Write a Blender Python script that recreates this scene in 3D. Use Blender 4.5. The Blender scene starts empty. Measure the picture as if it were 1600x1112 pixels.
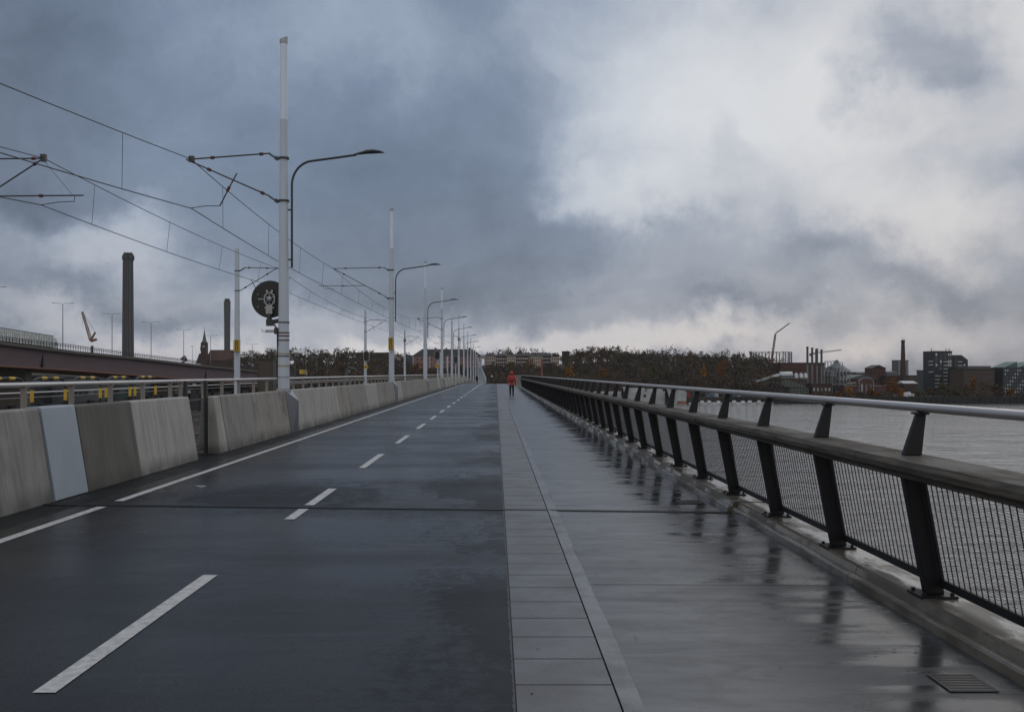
import bpy, math, random
from math import radians as R, sin, cos, pi, sqrt
from mathutils import Vector, Matrix
import numpy as np
random.seed(7)
SC = bpy.context.scene
COL = SC.collection
F = 1555.6; VX = 775.0; VY = 583.0; H = 1.65

# ------------------------------------------------------------------ camera
cd = bpy.data.cameras.new('camera'); cam = bpy.data.objects.new('camera', cd); COL.objects.link(cam)
cam.location = (0, 0, H); cam.rotation_euler = (R(90), 0, 0)
cd.sensor_width = 36; cd.lens = 35; cd.shift_x = 25/1600; cd.shift_y = 27/1600
cd.clip_start = .1; cd.clip_end = 12000
SC.camera = cam
SC.view_settings.view_transform = 'Standard'; SC.view_settings.look = 'None'
SC.view_settings.exposure = 0.0; SC.view_settings.gamma = 1
SC.render.engine = 'CYCLES'
SC.cycles.max_bounces = 5; SC.cycles.diffuse_bounces = 2; SC.cycles.glossy_bounces = 3
SC.cycles.transmission_bounces = 3; SC.cycles.transparent_max_bounces = 6
SC.cycles.caustics_reflective = False; SC.cycles.caustics_refractive = False

# ------------------------------------------------------------------ node helpers
class NT:
    def __init__(s, tree): s.t = tree
    def n(s, typ, **kw):
        x = s.t.nodes.new(typ)
        for k, v in kw.items(): setattr(x, k, v)
        return x
    def l(s, a, b): s.t.links.new(a, b)
    def put(s, sock, v):
        if isinstance(v, (int, float)): sock.default_value = v
        elif isinstance(v, (tuple, list)): sock.default_value = (tuple(v)+(1,)) if (len(v) == 3 and len(sock.default_value) == 4) else v
        else: s.l(v, sock)
    def math(s, op, a, b=0.0, c=None, clamp=False):
        m = s.n('ShaderNodeMath', operation=op); m.use_clamp = clamp
        s.put(m.inputs[0], a); s.put(m.inputs[1], b)
        if c is not None: s.put(m.inputs[2], c)
        return m.outputs[0]
    def maprange(s, v, a, b, c=0.0, d=1.0, smooth=True):
        m = s.n('ShaderNodeMapRange'); m.interpolation_type = 'SMOOTHSTEP' if smooth else 'LINEAR'
        s.put(m.inputs['Value'], v)
        for k, q in zip(('From Min', 'From Max', 'To Min', 'To Max'), (a, b, c, d)): m.inputs[k].default_value = q
        return m.outputs[0]
    def mapping(s, vec, scale=(1, 1, 1), loc=(0, 0, 0), rot=(0, 0, 0)):
        m = s.n('ShaderNodeMapping'); s.l(vec, m.inputs[0])
        m.inputs['Location'].default_value = loc; m.inputs['Rotation'].default_value = rot; m.inputs['Scale'].default_value = scale
        return m.outputs[0]
    def noise(s, vec, scale, detail=4, rough=.55, dist=0.0):
        m = s.n('ShaderNodeTexNoise'); s.l(vec, m.inputs['Vector'])
        m.inputs['Scale'].default_value = scale; m.inputs['Detail'].default_value = detail
        m.inputs['Roughness'].default_value = rough; m.inputs['Distortion'].default_value = dist
        return m
    def mix(s, fac, a, b, blend='MIX'):
        m = s.n('ShaderNodeMix', data_type='RGBA', blend_type=blend)
        s.put(m.inputs[0], fac); s.put(m.inputs[6], a); s.put(m.inputs[7], b)
        return m.outputs[2]
    def ramp(s, fac, stops):
        r = s.n('ShaderNodeValToRGB'); s.put(r.inputs[0], fac)
        e = r.color_ramp.elements
        while len(e) < len(stops): e.new(.5)
        for q, (p, c) in zip(e, stops): q.position = p; q.color = tuple(c)+(1,)
        return r.outputs[0]

# ------------------------------------------------------------------ sky
world = bpy.data.worlds.new('World'); SC.world = world; world.use_nodes = True
w = NT(world.node_tree)
for x in list(world.node_tree.nodes): world.node_tree.nodes.remove(x)
SUN_EL, SUN_AZ = R(38), R(38)
def sky():
    out = w.n('ShaderNodeOutputWorld'); tc = w.n('ShaderNodeTexCoord'); d = tc.outputs['Generated']
    # warp the directions a little so that cloud edges are ragged
    n1 = w.noise(d, 3.2, 5, .55); n2 = w.noise(d, 9.0, 9, .66)
    def off(n, amt):
        v = w.n('ShaderNodeVectorMath', operation='SUBTRACT'); w.l(n.outputs['Color'], v.inputs[0]); v.inputs[1].default_value = (.5, .5, .5)
        m = w.n('ShaderNodeVectorMath', operation='SCALE'); w.l(v.outputs[0], m.inputs[0]); m.inputs['Scale'].default_value = amt
        return m.outputs[0]
    a = w.n('ShaderNodeVectorMath', operation='ADD'); w.l(d, a.inputs[0]); w.l(off(n1, .20), a.inputs[1])
    b = w.n('ShaderNodeVectorMath', operation='ADD'); w.l(a.outputs[0], b.inputs[0]); w.l(off(n2, .12), b.inputs[1])
    dd = b.outputs[0]
    # cloud masses: px, py, rx, ry, tilt, amount (directions in the sky, positive = thin bright cloud)
    field = None
    for (px, py, rx, ry, tilt, amp) in CLOUDS:
        c = Vector(((px-VX)/F, 1, (VY-py)/F)).normalized()
        v = w.n('ShaderNodeVectorMath', operation='SUBTRACT'); w.l(dd, v.inputs[0]); v.inputs[1].default_value = c
        rt = w.n('ShaderNodeVectorRotate', rotation_type='Y_AXIS'); w.l(v.outputs[0], rt.inputs['Vector']); rt.inputs['Angle'].default_value = -R(tilt)
        m = w.n('ShaderNodeVectorMath', operation='MULTIPLY'); w.l(rt.outputs[0], m.inputs[0]); m.inputs[1].default_value = (F/rx, 1.6, F/ry)
        ln = w.n('ShaderNodeVectorMath', operation='LENGTH'); w.l(m.outputs[0], ln.inputs[0])
        q = w.maprange(ln.outputs['Value'], 1.12, .18, 0.0, amp*.9)
        field = q if field is None else w.math('ADD', field, q)
    # cloud texture, flattened towards the horizon
    sp = w.n('ShaderNodeSeparateXYZ'); w.l(d, sp.inputs[0])
    den = w.math('ADD', w.math('ABSOLUTE', sp.outputs[2]), .22)
    cx = w.math('DIVIDE', sp.outputs[0], den); cy = w.math('DIVIDE', sp.outputs[1], den)
    cb = w.n('ShaderNodeCombineXYZ'); w.l(cx, cb.inputs[0]); w.l(cy, cb.inputs[1]); cb.inputs[2].default_value = 1.7
    t1 = w.noise(cb.outputs[0], 1.1, 9, .58, .5); t2 = w.noise(dd, 6.0, 10, .66, .4)
    det = w.math('ADD', w.math('MULTIPLY', w.math('SUBTRACT', t1.outputs['Fac'], .5), .34), w.math('MULTIPLY', w.math('SUBTRACT', t2.outputs['Fac'], .5), .36))
    up = w.maprange(sp.outputs[2], .42, .85, 0.0, .38)      # unseen sky overhead, brightened to add diffuse light
    bk = w.maprange(sp.outputs[1], .25, -.45, 0.0, .60)       # unseen sky behind the camera, brightened as added fill light
    tot = w.math('ADD', w.math('ADD', w.math('ADD', field, .41), det), w.math('MAXIMUM', up, bk))
    col = w.ramp(tot, [(0.0, (.085, .105, .140)), (.22, (.130, .156, .200)), (.42, (.220, .256, .320)), (.60, (.37, .40, .46)), (.80, (.575, .58, .605)), (1.0, (.73, .72, .715))])
    # a warmer tone low over the horizon
    el = w.maprange(sp.outputs[2], .20, 0.0, 0.0, .8)
    col = w.mix(el, col, w.mix(1.0, col, (1.10, .99, .92), 'MULTIPLY'))
    # blue tone to the upper left
    bl = w.n('ShaderNodeVectorMath', operation='DISTANCE'); w.l(d, bl.inputs[0]); bl.inputs[1].default_value = Vector((-.20, 1, .36)).normalized()
    col = w.mix(w.maprange(bl.outputs['Value'], .70, .05, 0.0, .8), col, w.mix(1.0, col, (.90, 1.02, 1.15), 'MULTIPLY'))
    bg = w.n('ShaderNodeBackground'); w.l(col, bg.inputs[0]); bg.inputs[1].default_value = 1.0
    sk = w.n('ShaderNodeTexSky'); sk.sky_type = 'NISHITA'; sk.sun_disc = False; sk.sun_elevation = SUN_EL; sk.sun_rotation = SUN_AZ
    bs = w.n('ShaderNodeBackground'); w.l(sk.outputs[0], bs.inputs[0]); bs.inputs[1].default_value = .06
    mx = w.n('ShaderNodeMixShader'); mx.inputs[0].default_value = .94; w.l(bs.outputs[0], mx.inputs[1]); w.l(bg.outputs[0], mx.inputs[2])
    w.l(mx.outputs[0], out.inputs[0])
CLOUDS = [
    (1300, 60, 540, 330, 0, .42), (1590, 60, 200, 120, 0, .12), (1560, 230, 260, 240, 0, .20), (1120, 240, 330, 210, -8, .28), (990, 318, 150, 60, 10, .24),
    (1460, 105, 150, 95, 28, -.46), (1150, 390, 360, 100, -14, .05), (1520, 385, 240, 85, 25, .30), (1060, 470, 250, 90, 0, .05), (1310, 490, 240, 60, 12, .16),
    (1590, 455, 130, 70, 0, -.10), (960, 90, 200, 160, 0, .06),
    (700, 330, 400, 220, 0, -.12), (740, 450, 280, 70, -6, -.08), (930, 470, 200, 80, 0, .10), (560, 60, 220, 110, 0, .10), (330, 20, 260, 120, 0, .02), (30, 150, 260, 300, 0, -.14),
    (170, 400, 170, 70, -10, .34), (30, 420, 110, 50, 0, -.08), (60, 345, 130, 45, 0, -.10), (270, 505, 150, 36, 0, -.12), (480, 470, 170, 50, -5, .08), (1140, 255, 40, 60, 0, -.12), (330, 480, 220, 60, 0, .12),
    (330, 548, 360, 50, 0, .34), (600, 505, 220, 70, 0, .26), (880, 548, 460, 46, 0, .36), (1260, 560, 340, 50, 0, .20), (1500, 540, 220, 60, 0, .14),
]
sky()
sd = bpy.data.lights.new('sun', 'SUN'); sd.energy = .5; sd.angle = R(60); sd.color = (1, .96, .9)
so = bpy.data.objects.new('sun', sd); COL.objects.link(so)
dirv = Vector((sin(SUN_AZ)*cos(SUN_EL), cos(SUN_AZ)*cos(SUN_EL), sin(SUN_EL)))
so.rotation_euler = (-dirv).to_track_quat('-Z', 'Y').to_euler(); so.location = (60, 60, 80)

# ------------------------------------------------------------------ materials
MATS = {}
def mat(name, col, rough=.6, metal=0.0, var=.0, scale=3.0, stretch=(1, 1, 1), bump=0.0, bscale=40., rvar=0.0, spec=.5, coords='Object', col2=None, emit=None):
    """principled material with noise in colour (var), roughness (rvar) and bump"""
    if name in MATS: return MATS[name]
    m = bpy.data.materials.new(name); m.use_nodes = True; t = NT(m.node_tree)
    p = m.node_tree.nodes['Principled BSDF']
    p.inputs['Base Color'].default_value = tuple(col)+(1,); p.inputs['Roughness'].default_value = rough
    p.inputs['Metallic'].default_value = metal; p.inputs['Specular IOR Level'].default_value = spec
    tc = t.n('ShaderNodeTexCoord'); v = t.mapping(tc.outputs[coords], stretch)
    if var or col2:
        n = t.noise(v, scale, 6, .6)
        if col2: c = t.mix(t.maprange(n.outputs['Fac'], .35, .65), col, col2)
        else:
            c = t.mix(n.outputs['Fac'], tuple(max(0, q*(1-var*1.6)) for q in col), tuple(min(1, q*(1+var*1.6)) for q in col))
        t.l(c, p.inputs['Base Color'])
    if rvar:
        n = t.noise(v, scale*.7, 4, .6); t.l(t.maprange(n.outputs['Fac'], .3, .7, max(.02, rough-rvar), min(1, rough+rvar)), p.inputs['Roughness'])
    if bump:
        n = t.noise(tc.outputs[coords], bscale, 5, .6); b = t.n('ShaderNodeBump'); b.inputs['Strength'].default_value = bump
        b.inputs['Distance'].default_value = .01; t.l(n.outputs['Fac'], b.inputs['Height']); t.l(b.outputs[0], p.inputs['Normal'])
    if emit: p.inputs['Emission Color'].default_value = tuple(emit[0])+(1,); p.inputs['Emission Strength'].default_value = emit[1]
    MATS[name] = m; return m

def asphalt_mat(name, base, wet):
    m = bpy.data.materials.new(name); m.use_nodes = True; t = NT(m.node_tree); p = m.node_tree.nodes['Principled BSDF']
    tc = t.n('ShaderNodeTexCoord'); o = tc.outputs['Object']
    fine = t.noise(o, 90, 4, .75); mid = t.noise(t.mapping(o, (1.3, .5, 1)), 1.2, 6, .6); big = t.noise(t.mapping(o, (.5, 1.5, 1)), .35, 5, .6)
    c = t.mix(t.maprange(mid.outputs['Fac'], .3, .7), tuple(q*.75 for q in base), tuple(q*1.25 for q in base))
    c = t.mix(t.maprange(fine.outputs['Fac'], .45, .75), c, t.mix(1.0, c, (2.6, 2.6, 2.6), 'MULTIPLY'))
    t.l(c, p.inputs['Base Color'])
    r = t.math('ADD', t.maprange(big.outputs['Fac'], .35, .65, wet[0], wet[1]), t.math('MULTIPLY', t.math('SUBTRACT', mid.outputs['Fac'], .5), .25))
    # thin streaks of standing water across the lane
    st = t.noise(t.mapping(o, (.6, 5.0, 1)), 1.0, 6, .65); r = t.math('SUBTRACT', r, t.maprange(st.outputs['Fac'], .56, .72, 0, .14)); r = t.math('ADD', r, t.math('MULTIPLY', t.math('SUBTRACT', fine.outputs['Fac'], .5), .5))
    t.l(t.math('MAXIMUM', r, .12), p.inputs['Roughness'])
    # mottled damp zone along the setts and round the expansion joint
    sp = t.n('ShaderNodeSeparateXYZ'); t.l(o, sp.inputs[0]); mo = t.noise(o, 9, 7, .72, .6); lg = t.noise(t.mapping(o, (1, .45, 1)), .55, 4, .6)
    zone = t.math('ADD', t.maprange(sp.outputs[0], -1.4, .1, 0, .5), t.maprange(t.math('ABSOLUTE', t.math('SUBTRACT', sp.outputs[1], 13.5)), 3.2, .4, 0, .45))
    dm = t.maprange(t.math('ADD', t.math('MULTIPLY', zone, t.maprange(lg.outputs['Fac'], .38, .58)), t.math('MULTIPLY', mo.outputs['Fac'], 1.1)), .62, 1.0)
    rr_ = t.math('ADD', t.math('MAXIMUM', r, .12), t.math('MULTIPLY', dm, .16)); t.l(rr_, p.inputs['Roughness'])
    c = t.mix(t.math('MULTIPLY', dm, .7), c, t.mix(1.0, c, (.35, .35, .35), 'MULTIPLY')); t.l(c, p.inputs['Base Color'])
    grain = t.noise(o, 55, 4, .8)
    b = t.n('ShaderNodeBump'); b.inputs['Strength'].default_value = .24; b.inputs['Distance'].default_value = .004
    t.l(t.math('ADD', fine.outputs['Fac'], grain.outputs['Fac']), b.inputs['Height']); t.l(b.outputs[0], p.inputs['Normal']); p.inputs['Specular IOR Level'].default_value = .5; p.inputs['IOR'].default_value = 1.2
    return m
M_ASPH = asphalt_mat('wet_asphalt', (.0150, .0155, .0165), (.20, .34))
M_ASPH_EDGE = asphalt_mat('gutter_asphalt', (.010, .011, .013), (.42, .55))

def walkway_mat():
    m = bpy.data.materials.new('wet_walkway_concrete'); m.use_nodes = True; t = NT(m.node_tree); p = m.node_tree.nodes['Principled BSDF']
    tc = t.n('ShaderNodeTexCoord'); o = tc.outputs['Object']; sp = t.n('ShaderNodeSeparateXYZ'); t.l(o, sp.inputs[0])
    streak = t.noise(t.mapping(o, (.45, 3.2, 1)), 1.0, 7, .62, .3); mid = t.noise(o, 1.1, 6, .6); fine = t.noise(o, 120, 3, .7)
    c = t.mix(t.maprange(streak.outputs['Fac'], .3, .7), (.044, .050, .058), (.098, .107, .120))
    c = t.mix(t.maprange(fine.outputs['Fac'], .4, .8, 0, .4), c, t.mix(1.0, c, (1.5, 1.5, 1.5), 'MULTIPLY'))
    mot = t.noise(t.mapping(o, (.8, 1.4, 1)), 2.6, 9, .74, .6); c = t.mix(t.maprange(mot.outputs['Fac'], .44, .66, 0, .75), c, t.mix(1.0, c, (.55, .54, .52), 'MULTIPLY'))
    # wetness: more water on the side of the railing
    wet = t.maprange(sp.outputs[0], 1.0, 2.6, -.04, .52)
    wet = t.math('ADD', wet, t.math('MULTIPLY', t.math('SUBTRACT', streak.outputs['Fac'], .47), 1.9))
    wet = t.math('ADD', wet, t.math('MULTIPLY', t.math('SUBTRACT', mid.outputs['Fac'], .5), .9), clamp=True)
    r = t.math('ADD', t.math('ADD', t.maprange(wet, .24, .70, .34, .085), t.math('MULTIPLY', t.math('SUBTRACT', mot.outputs['Fac'], .5), .22)), t.maprange(sp.outputs[1], 13.0, 7.0, 0.0, .085))
    t.l(t.math('MAXIMUM', r, .07), p.inputs['Roughness'])
    c = t.mix(t.maprange(wet, .2, .65, 0, .9), c, t.mix(1.0, c, (.45, .44, .42), 'MULTIPLY')); t.l(c, p.inputs['Base Color'])
    b = t.n('ShaderNodeBump'); t.l(t.maprange(wet, .3, .6, .10, .012), b.inputs['Strength']); b.inputs['Distance'].default_value = .004
    t.l(t.noise(o, 45, 4, .65).outputs['Fac'], b.inputs['Height']); t.l(b.outputs[0], p.inputs['Normal']); p.inputs['Specular IOR Level'].default_value = .5; p.inputs['IOR'].default_value = 1.42
    return m
M_WALK = walkway_mat()

def concrete_panel_mat(name, base, dirt):
    m = bpy.data.materials.new(name); m.use_nodes = True; t = NT(m.node_tree); p = m.node_tree.nodes['Principled BSDF']
    g = t.n('ShaderNodeNewGeometry'); o = g.outputs['Position']
    sp = t.n('ShaderNodeSeparateXYZ'); t.l(o, sp.inputs[0])
    st = t.noise(t.mapping(o, (1, 2.6, .45)), 1.5, 8, .68, .7); bl = t.noise(o, 1.6, 5, .6); fine = t.noise(o, 60, 4, .7)
    c = t.mix(t.maprange(st.outputs['Fac'], .3, .72), tuple(q*.80 for q in base), tuple(q*1.10 for q in base))
    s3 = t.noise(t.mapping(o, (1, 13, .55)), 1.3, 5, .7, .3); c = t.mix(t.maprange(s3.outputs['Fac'], .35, .65, .38, 0), c, t.mix(1.0, c, (.55, .55, .54), 'MULTIPLY'))
    c = t.mix(t.maprange(bl.outputs['Fac'], .45, .75, 0, dirt), c, (.07, .062, .05))
    st2 = t.noise(t.mapping(o, (1, 5, .4)), 1.0, 6, .65)
    up = t.math('MULTIPLY', t.maprange(st2.outputs['Fac'], .58, .74), t.maprange(sp.outputs[2], .1, 1.1, 0.2, .6))
    c = t.mix(up, c, (.075, .068, .056))
    c = t.mix(t.maprange(fine.outputs['Fac'], .3, .8, 0, .3), c, t.mix(1.0, c, (.6, .6, .6), 'MULTIPLY'))
    c = t.mix(t.math('MULTIPLY', t.maprange(sp.outputs[2], .30, .0, 0, .75), t.maprange(bl.outputs['Fac'], .3, .6, .4, 1)), c, (.055, .052, .046))
    t.l(c, p.inputs['Base Color']); p.inputs['Roughness'].default_value = .78; p.inputs['Specular IOR Level'].default_value = .3
    b = t.n('ShaderNodeBump'); b.inputs['Strength'].default_value = .3; b.inputs['Distance'].default_value = .006
    t.l(fine.outputs['Fac'], b.inputs['Height']); t.l(b.outputs[0], p.inputs['Normal'])
    return m
M_CON = [concrete_panel_mat('barrier_concrete', (.27, .27, .26), .30), concrete_panel_mat('barrier_concrete_pale', (.37, .37, .355), .15),
         concrete_panel_mat('barrier_concrete_dark', (.125, .122, .114), .4), concrete_panel_mat('barrier_concrete_stained', (.29, .28, .262), .6)]

def curb_mat():
    m = bpy.data.materials.new('wet_kerb_concrete'); m.use_nodes = True; t = NT(m.node_tree); p = m.node_tree.nodes['Principled BSDF']
    tc = t.n('ShaderNodeTexCoord'); o = tc.outputs['Object']
    a = t.noise(t.mapping(o, (2.5, .9, 2)), 1.4, 6, .6); f = t.noise(o, 70, 4, .7)
    c = t.mix(t.maprange(a.outputs['Fac'], .35, .65), (.065, .056, .043), (.15, .135, .108)); c = t.mix(t.maprange(f.outputs['Fac'], .35, .8, 0, .4), c, (.06, .055, .045))
    t.l(c, p.inputs['Base Color']); t.l(t.maprange(a.outputs['Fac'], .44, .58, .5, .10), p.inputs['Roughness'])
    b = t.n('ShaderNodeBump'); b.inputs['Strength'].default_value = .25; b.inputs['Distance'].default_value = .006
    t.l(f.outputs['Fac'], b.inputs['Height']); t.l(b.outputs[0], p.inputs['Normal'])
    return m
M_CURB = curb_mat()

def wood_mat():
    m = bpy.data.materials.new('weathered_timber'); m.use_nodes = True; t = NT(m.node_tree); p = m.node_tree.nodes['Principled BSDF']
    g = t.n('ShaderNodeNewGeometry'); o = g.outputs['Position']
    gr = t.noise(t.mapping(o, (14, .9, 14)), 1.6, 7, .72, .5); bl = t.noise(t.mapping(o, (2, .8, 2)), 1.5, 5, .6)
    c = t.mix(t.maprange(gr.outputs['Fac'], .3, .7), (.028, .025, .021), (.105, .094, .080)); c = t.mix(t.maprange(bl.outputs['Fac'], .48, .68, 0, .8), c, (.030, .024, .018))
    t.l(c, p.inputs['Base Color']); t.l(t.maprange(bl.outputs['Fac'], .35, .65, .85, .55), p.inputs['Roughness']); p.inputs['Specular IOR Level'].default_value = .25
    b = t.n('ShaderNodeBump'); b.inputs['Strength'].default_value = .4; b.inputs['Distance'].default_value = .004
    t.l(gr.outputs['Fac'], b.inputs['Height']); t.l(b.outputs[0], p.inputs['Normal'])
    return m
M_WOOD = wood_mat()

def sett_mat():
    m = bpy.data.materials.new('granite_setts'); m.use_nodes = True; t = NT(m.node_tree); p = m.node_tree.nodes['Principled BSDF']
    tc = t.n('ShaderNodeTexCoord'); o = tc.outputs['Object']; g = t.n('ShaderNodeNewGeometry')
    f = t.noise(o, 130, 3, .75); a = t.noise(o, 1.5, 5, .6)
    c = t.mix(t.maprange(f.outputs['Fac'], .3, .75), (.065, .070, .078), (.125, .130, .140))
    c = t.mix(t.maprange(a.outputs['Fac'], .4, .7, 0, .5), c, t.mix(1.0, c, (.72, .72, .73), 'MULTIPLY'))
    c = t.mix(t.math('MULTIPLY', g.outputs['Random Per Island'], .35), c, t.mix(1.0, c, (.7, .7, .7), 'MULTIPLY'))
    t.l(c, p.inputs['Base Color']); t.l(t.maprange(a.outputs['Fac'], .3, .7, .34, .55), p.inputs['Roughness'])
    b = t.n('ShaderNodeBump'); b.inputs['Strength'].default_value = .3; b.inputs['Distance'].default_value = .003
    t.l(f.outputs['Fac'], b.inputs['Height']); t.l(b.outputs[0], p.inputs['Normal'])
    return m
M_SETT = sett_mat()

def water_mat():
    m = bpy.data.materials.new('rippled_water'); m.use_nodes = True; t = NT(m.node_tree); p = m.node_tree.nodes['Principled BSDF']
    p.inputs['Base Color'].default_value = (.105, .112, .118, 1); p.inputs['Roughness'].default_value = .10; p.inputs['IOR'].default_value = 1.38
    tc = t.n('ShaderNodeTexCoord'); o = tc.outputs['Object']
    a = t.noise(t.mapping(o, (.9, 1.3, 1), rot=(0, 0, .35)), .55, 5, .6, .4); b_ = t.noise(t.mapping(o, (1, 1.4, 1), rot=(0, 0, -.3)), .11, 4, .6, .3); c_ = t.noise(t.mapping(o, (1, 1.8, 1)), .022, 4, .6)
    h = t.math('ADD', t.math('ADD', a.outputs['Fac'], t.math('MULTIPLY', b_.outputs['Fac'], 2.8)), t.math('MULTIPLY', c_.outputs['Fac'], 4))
    b = t.n('ShaderNodeBump'); b.inputs['Strength'].default_value = 1.0; b.inputs['Distance'].default_value = .30
    t.l(h, b.inputs['Height']); t.l(b.outputs[0], p.inputs['Normal'])
    return m
M_WATER = water_mat()

def leaf_mat(name, cols):
    m = bpy.data.materials.new(name); m.use_nodes = True; t = NT(m.node_tree); p = m.node_tree.nodes['Principled BSDF']
    g = t.n('ShaderNodeNewGeometry'); at = t.n('ShaderNodeAttribute'); at.attribute_name = 'tint'
    f = t.math('ADD', t.math('MULTIPLY', at.outputs['Fac'], .9), t.math('MULTIPLY', g.outputs['Random Per Island'], .1))
    n = len(cols); c = t.ramp(f, [(i/(n-1), q) for i, q in enumerate(cols)])
    c = t.mix(t.math('MULTIPLY', g.outputs['Random Per Island'], .35), c, t.mix(1.0, c, (.6, .6, .6), 'MULTIPLY'))
    t.l(c, p.inputs['Base Color']); p.inputs['Roughness'].default_value = .8; p.inputs['Specular IOR Level'].default_value = .15
    return m
M_WOODS = leaf_mat('autumn_woodland', [(.028, .028, .026), (.050, .041, .034), (.046, .045, .032), (.076, .057, .044), (.060, .053, .036), (.100, .066, .045), (.084, .072, .057), (.115, .072, .042)])
M_YELLOW = leaf_mat('yellow_leaves', [(.24, .11, .02), (.30, .15, .025)])
M_ORANGE = leaf_mat('orange_leaves', [(.14, .06, .018), (.19, .085, .02)])
M_BROWNLEAF = leaf_mat('brown_leaves', [(.085, .055, .038), (.10, .066, .044)])
M_OLIVE = leaf_mat('olive_leaves', [(.075, .08, .035), (.095, .09, .04)])
M_BARK = mat('bark', (.045, .038, .032), .9, var=.3, scale=4)
M_TWIG = mat('twigs', (.035, .028, .024), .9)

M_STEEL = mat('stainless_steel', (.42, .42, .43), .34, .9, var=.15, scale=6, rvar=.1)
M_RAILTUBE = mat('brushed_rail_tube', (.48, .46, .45), .36, .8, var=.12, scale=5, stretch=(1, .3, 1), rvar=.08)
M_RAILPOST = mat('railing_post_paint', (.009, .010, .013), .5, spec=.3, var=.3, scale=9, bump=.1, bscale=60)
M_MESH = mat('woven_wire', (.05, .045, .05), .45, .6)
M_POSTG = mat('dull_steel_post', (.20, .185, .17), .55, .4, var=.2)
M_POLE = mat('pole_grey_paint', (.44, .50, .58), .6, var=.10, scale=2, stretch=(3, 3, .4), rvar=.1)
M_TUBE = mat('frosted_light_tube', (.68, .76, .90), .5, var=.05, scale=1, stretch=(1, 1, .6))
def frosted():
    m = M_TUBE; t = NT(m.node_tree); p = m.node_tree.nodes['Principled BSDF']; o = m.node_tree.nodes['Material Output']
    tr = t.n('ShaderNodeBsdfTranslucent'); tr.inputs[0].default_value = (.74, .84, 1.0, 1); mx = t.n('ShaderNodeMixShader'); mx.inputs[0].default_value = .12
    t.l(p.outputs[0], mx.inputs[1]); t.l(tr.outputs[0], mx.inputs[2]); t.l(mx.outputs[0], o.inputs['Surface'])
frosted()
M_DARK = mat('dark_painted_metal', (.028, .034, .038), .4, .2, var=.2)
M_BLACK = mat('black_metal', (.010, .011, .013), .5)
M_ARM = mat('galvanised_arm', (.06, .062, .065), .5, .5)
M_INSUL = mat('red_insulator', (.07, .018, .014), .4)
M_GALV = mat('galvanised_steel', (.30, .32, .34), .5, .6, var=.25, scale=8)
M_PLATE = mat('blue_grey_plate', (.26, .30, .35), .5, .1, var=.10, scale=2)
M_WEDGE = mat('dark_grey_plate', (.065, .072, .09), .45, .3, var=.15)
M_YEL = mat('yellow_paint', (.50, .33, .03), .5, var=.15, scale=8)
M_SIGNY = mat('yellow_sign', (.42, .28, .03), .45, var=.08)
M_WHITE = mat('road_marking', (.50, .51, .52), .55, col2=(.32, .33, .34), scale=14, bump=.2, bscale=90)
def worn_paint():
    t = NT(M_WHITE.node_tree); p = M_WHITE.node_tree.nodes['Principled BSDF']; tc = t.n('ShaderNodeTexCoord'); o = tc.outputs['Object']
    old = p.inputs['Base Color'].links[0].from_socket; a = t.noise(o, 38, 6, .75); b = t.noise(o, 3.0, 4, .6)
    f = t.maprange(t.math('ADD', a.outputs['Fac'], t.math('MULTIPLY', t.math('SUBTRACT', b.outputs['Fac'], .5), .6)), .57, .70, 0, .8)
    t.l(t.mix(f, old, (.10, .10, .105)), p.inputs['Base Color'])
worn_paint()
M_RUBBER = mat('joint_rubber', (.018, .018, .02), .5, var=.3, scale=20)
M_LEDGE = mat('smooth_concrete_band', (.050, .056, .064), .33, var=.18, scale=3, rvar=.12, bump=.15, bscale=60)
M_DECKSIDE = mat('deck_concrete', (.16, .155, .145), .8, var=.25, scale=1)
M_GRAVEL = mat('track_ballast', (.075, .062, .052), .9, col2=(.13, .11, .095), scale=30, bump=.8, bscale=40)
M_SLEEPER = mat('sleeper', (.15, .13, .11), .85, var=.3)
M_TAPE = mat('tan_strap', (.30, .26, .14), .7)
M_RUST = mat('rust_band', (.10, .035, .02), .6)
M_CABINET = mat('brown_cabinet', (.042, .037, .030), .6, var=.1)
M_GIRDER = mat('mauve_girder_paint', (.125, .088, .100), .6, var=.12, scale=.12, stretch=(1, 1, 3))
M_FLANGE = mat('orange_flange', (.22, .10, .06), .7, var=.2, scale=.3)
M_PARAPET = mat('parapet_concrete', (.085, .08, .07), .85, var=.2, scale=.2)
M_STRUCT = mat('dark_lattice', (.02, .021, .024), .7)
M_ROOFD = mat('dark_roof', (.018, .018, .022), .7, var=.2, scale=.3)
M_WIN = mat('window_glass', (.03, .04, .05), .12)
M_WINLIT = mat('reflecting_window', (.30, .34, .38), .15, .6)
M_TERR = mat('hill_soil', (.028, .025, .018), .95, var=.4, scale=.05)
M_LAND = mat('shore_ground', (.045, .042, .036), .95, var=.4, scale=.05, coords='Object')
M_QUAY = mat('quay_wall', (.022, .022, .022), .9, var=.4, scale=.1)

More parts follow.
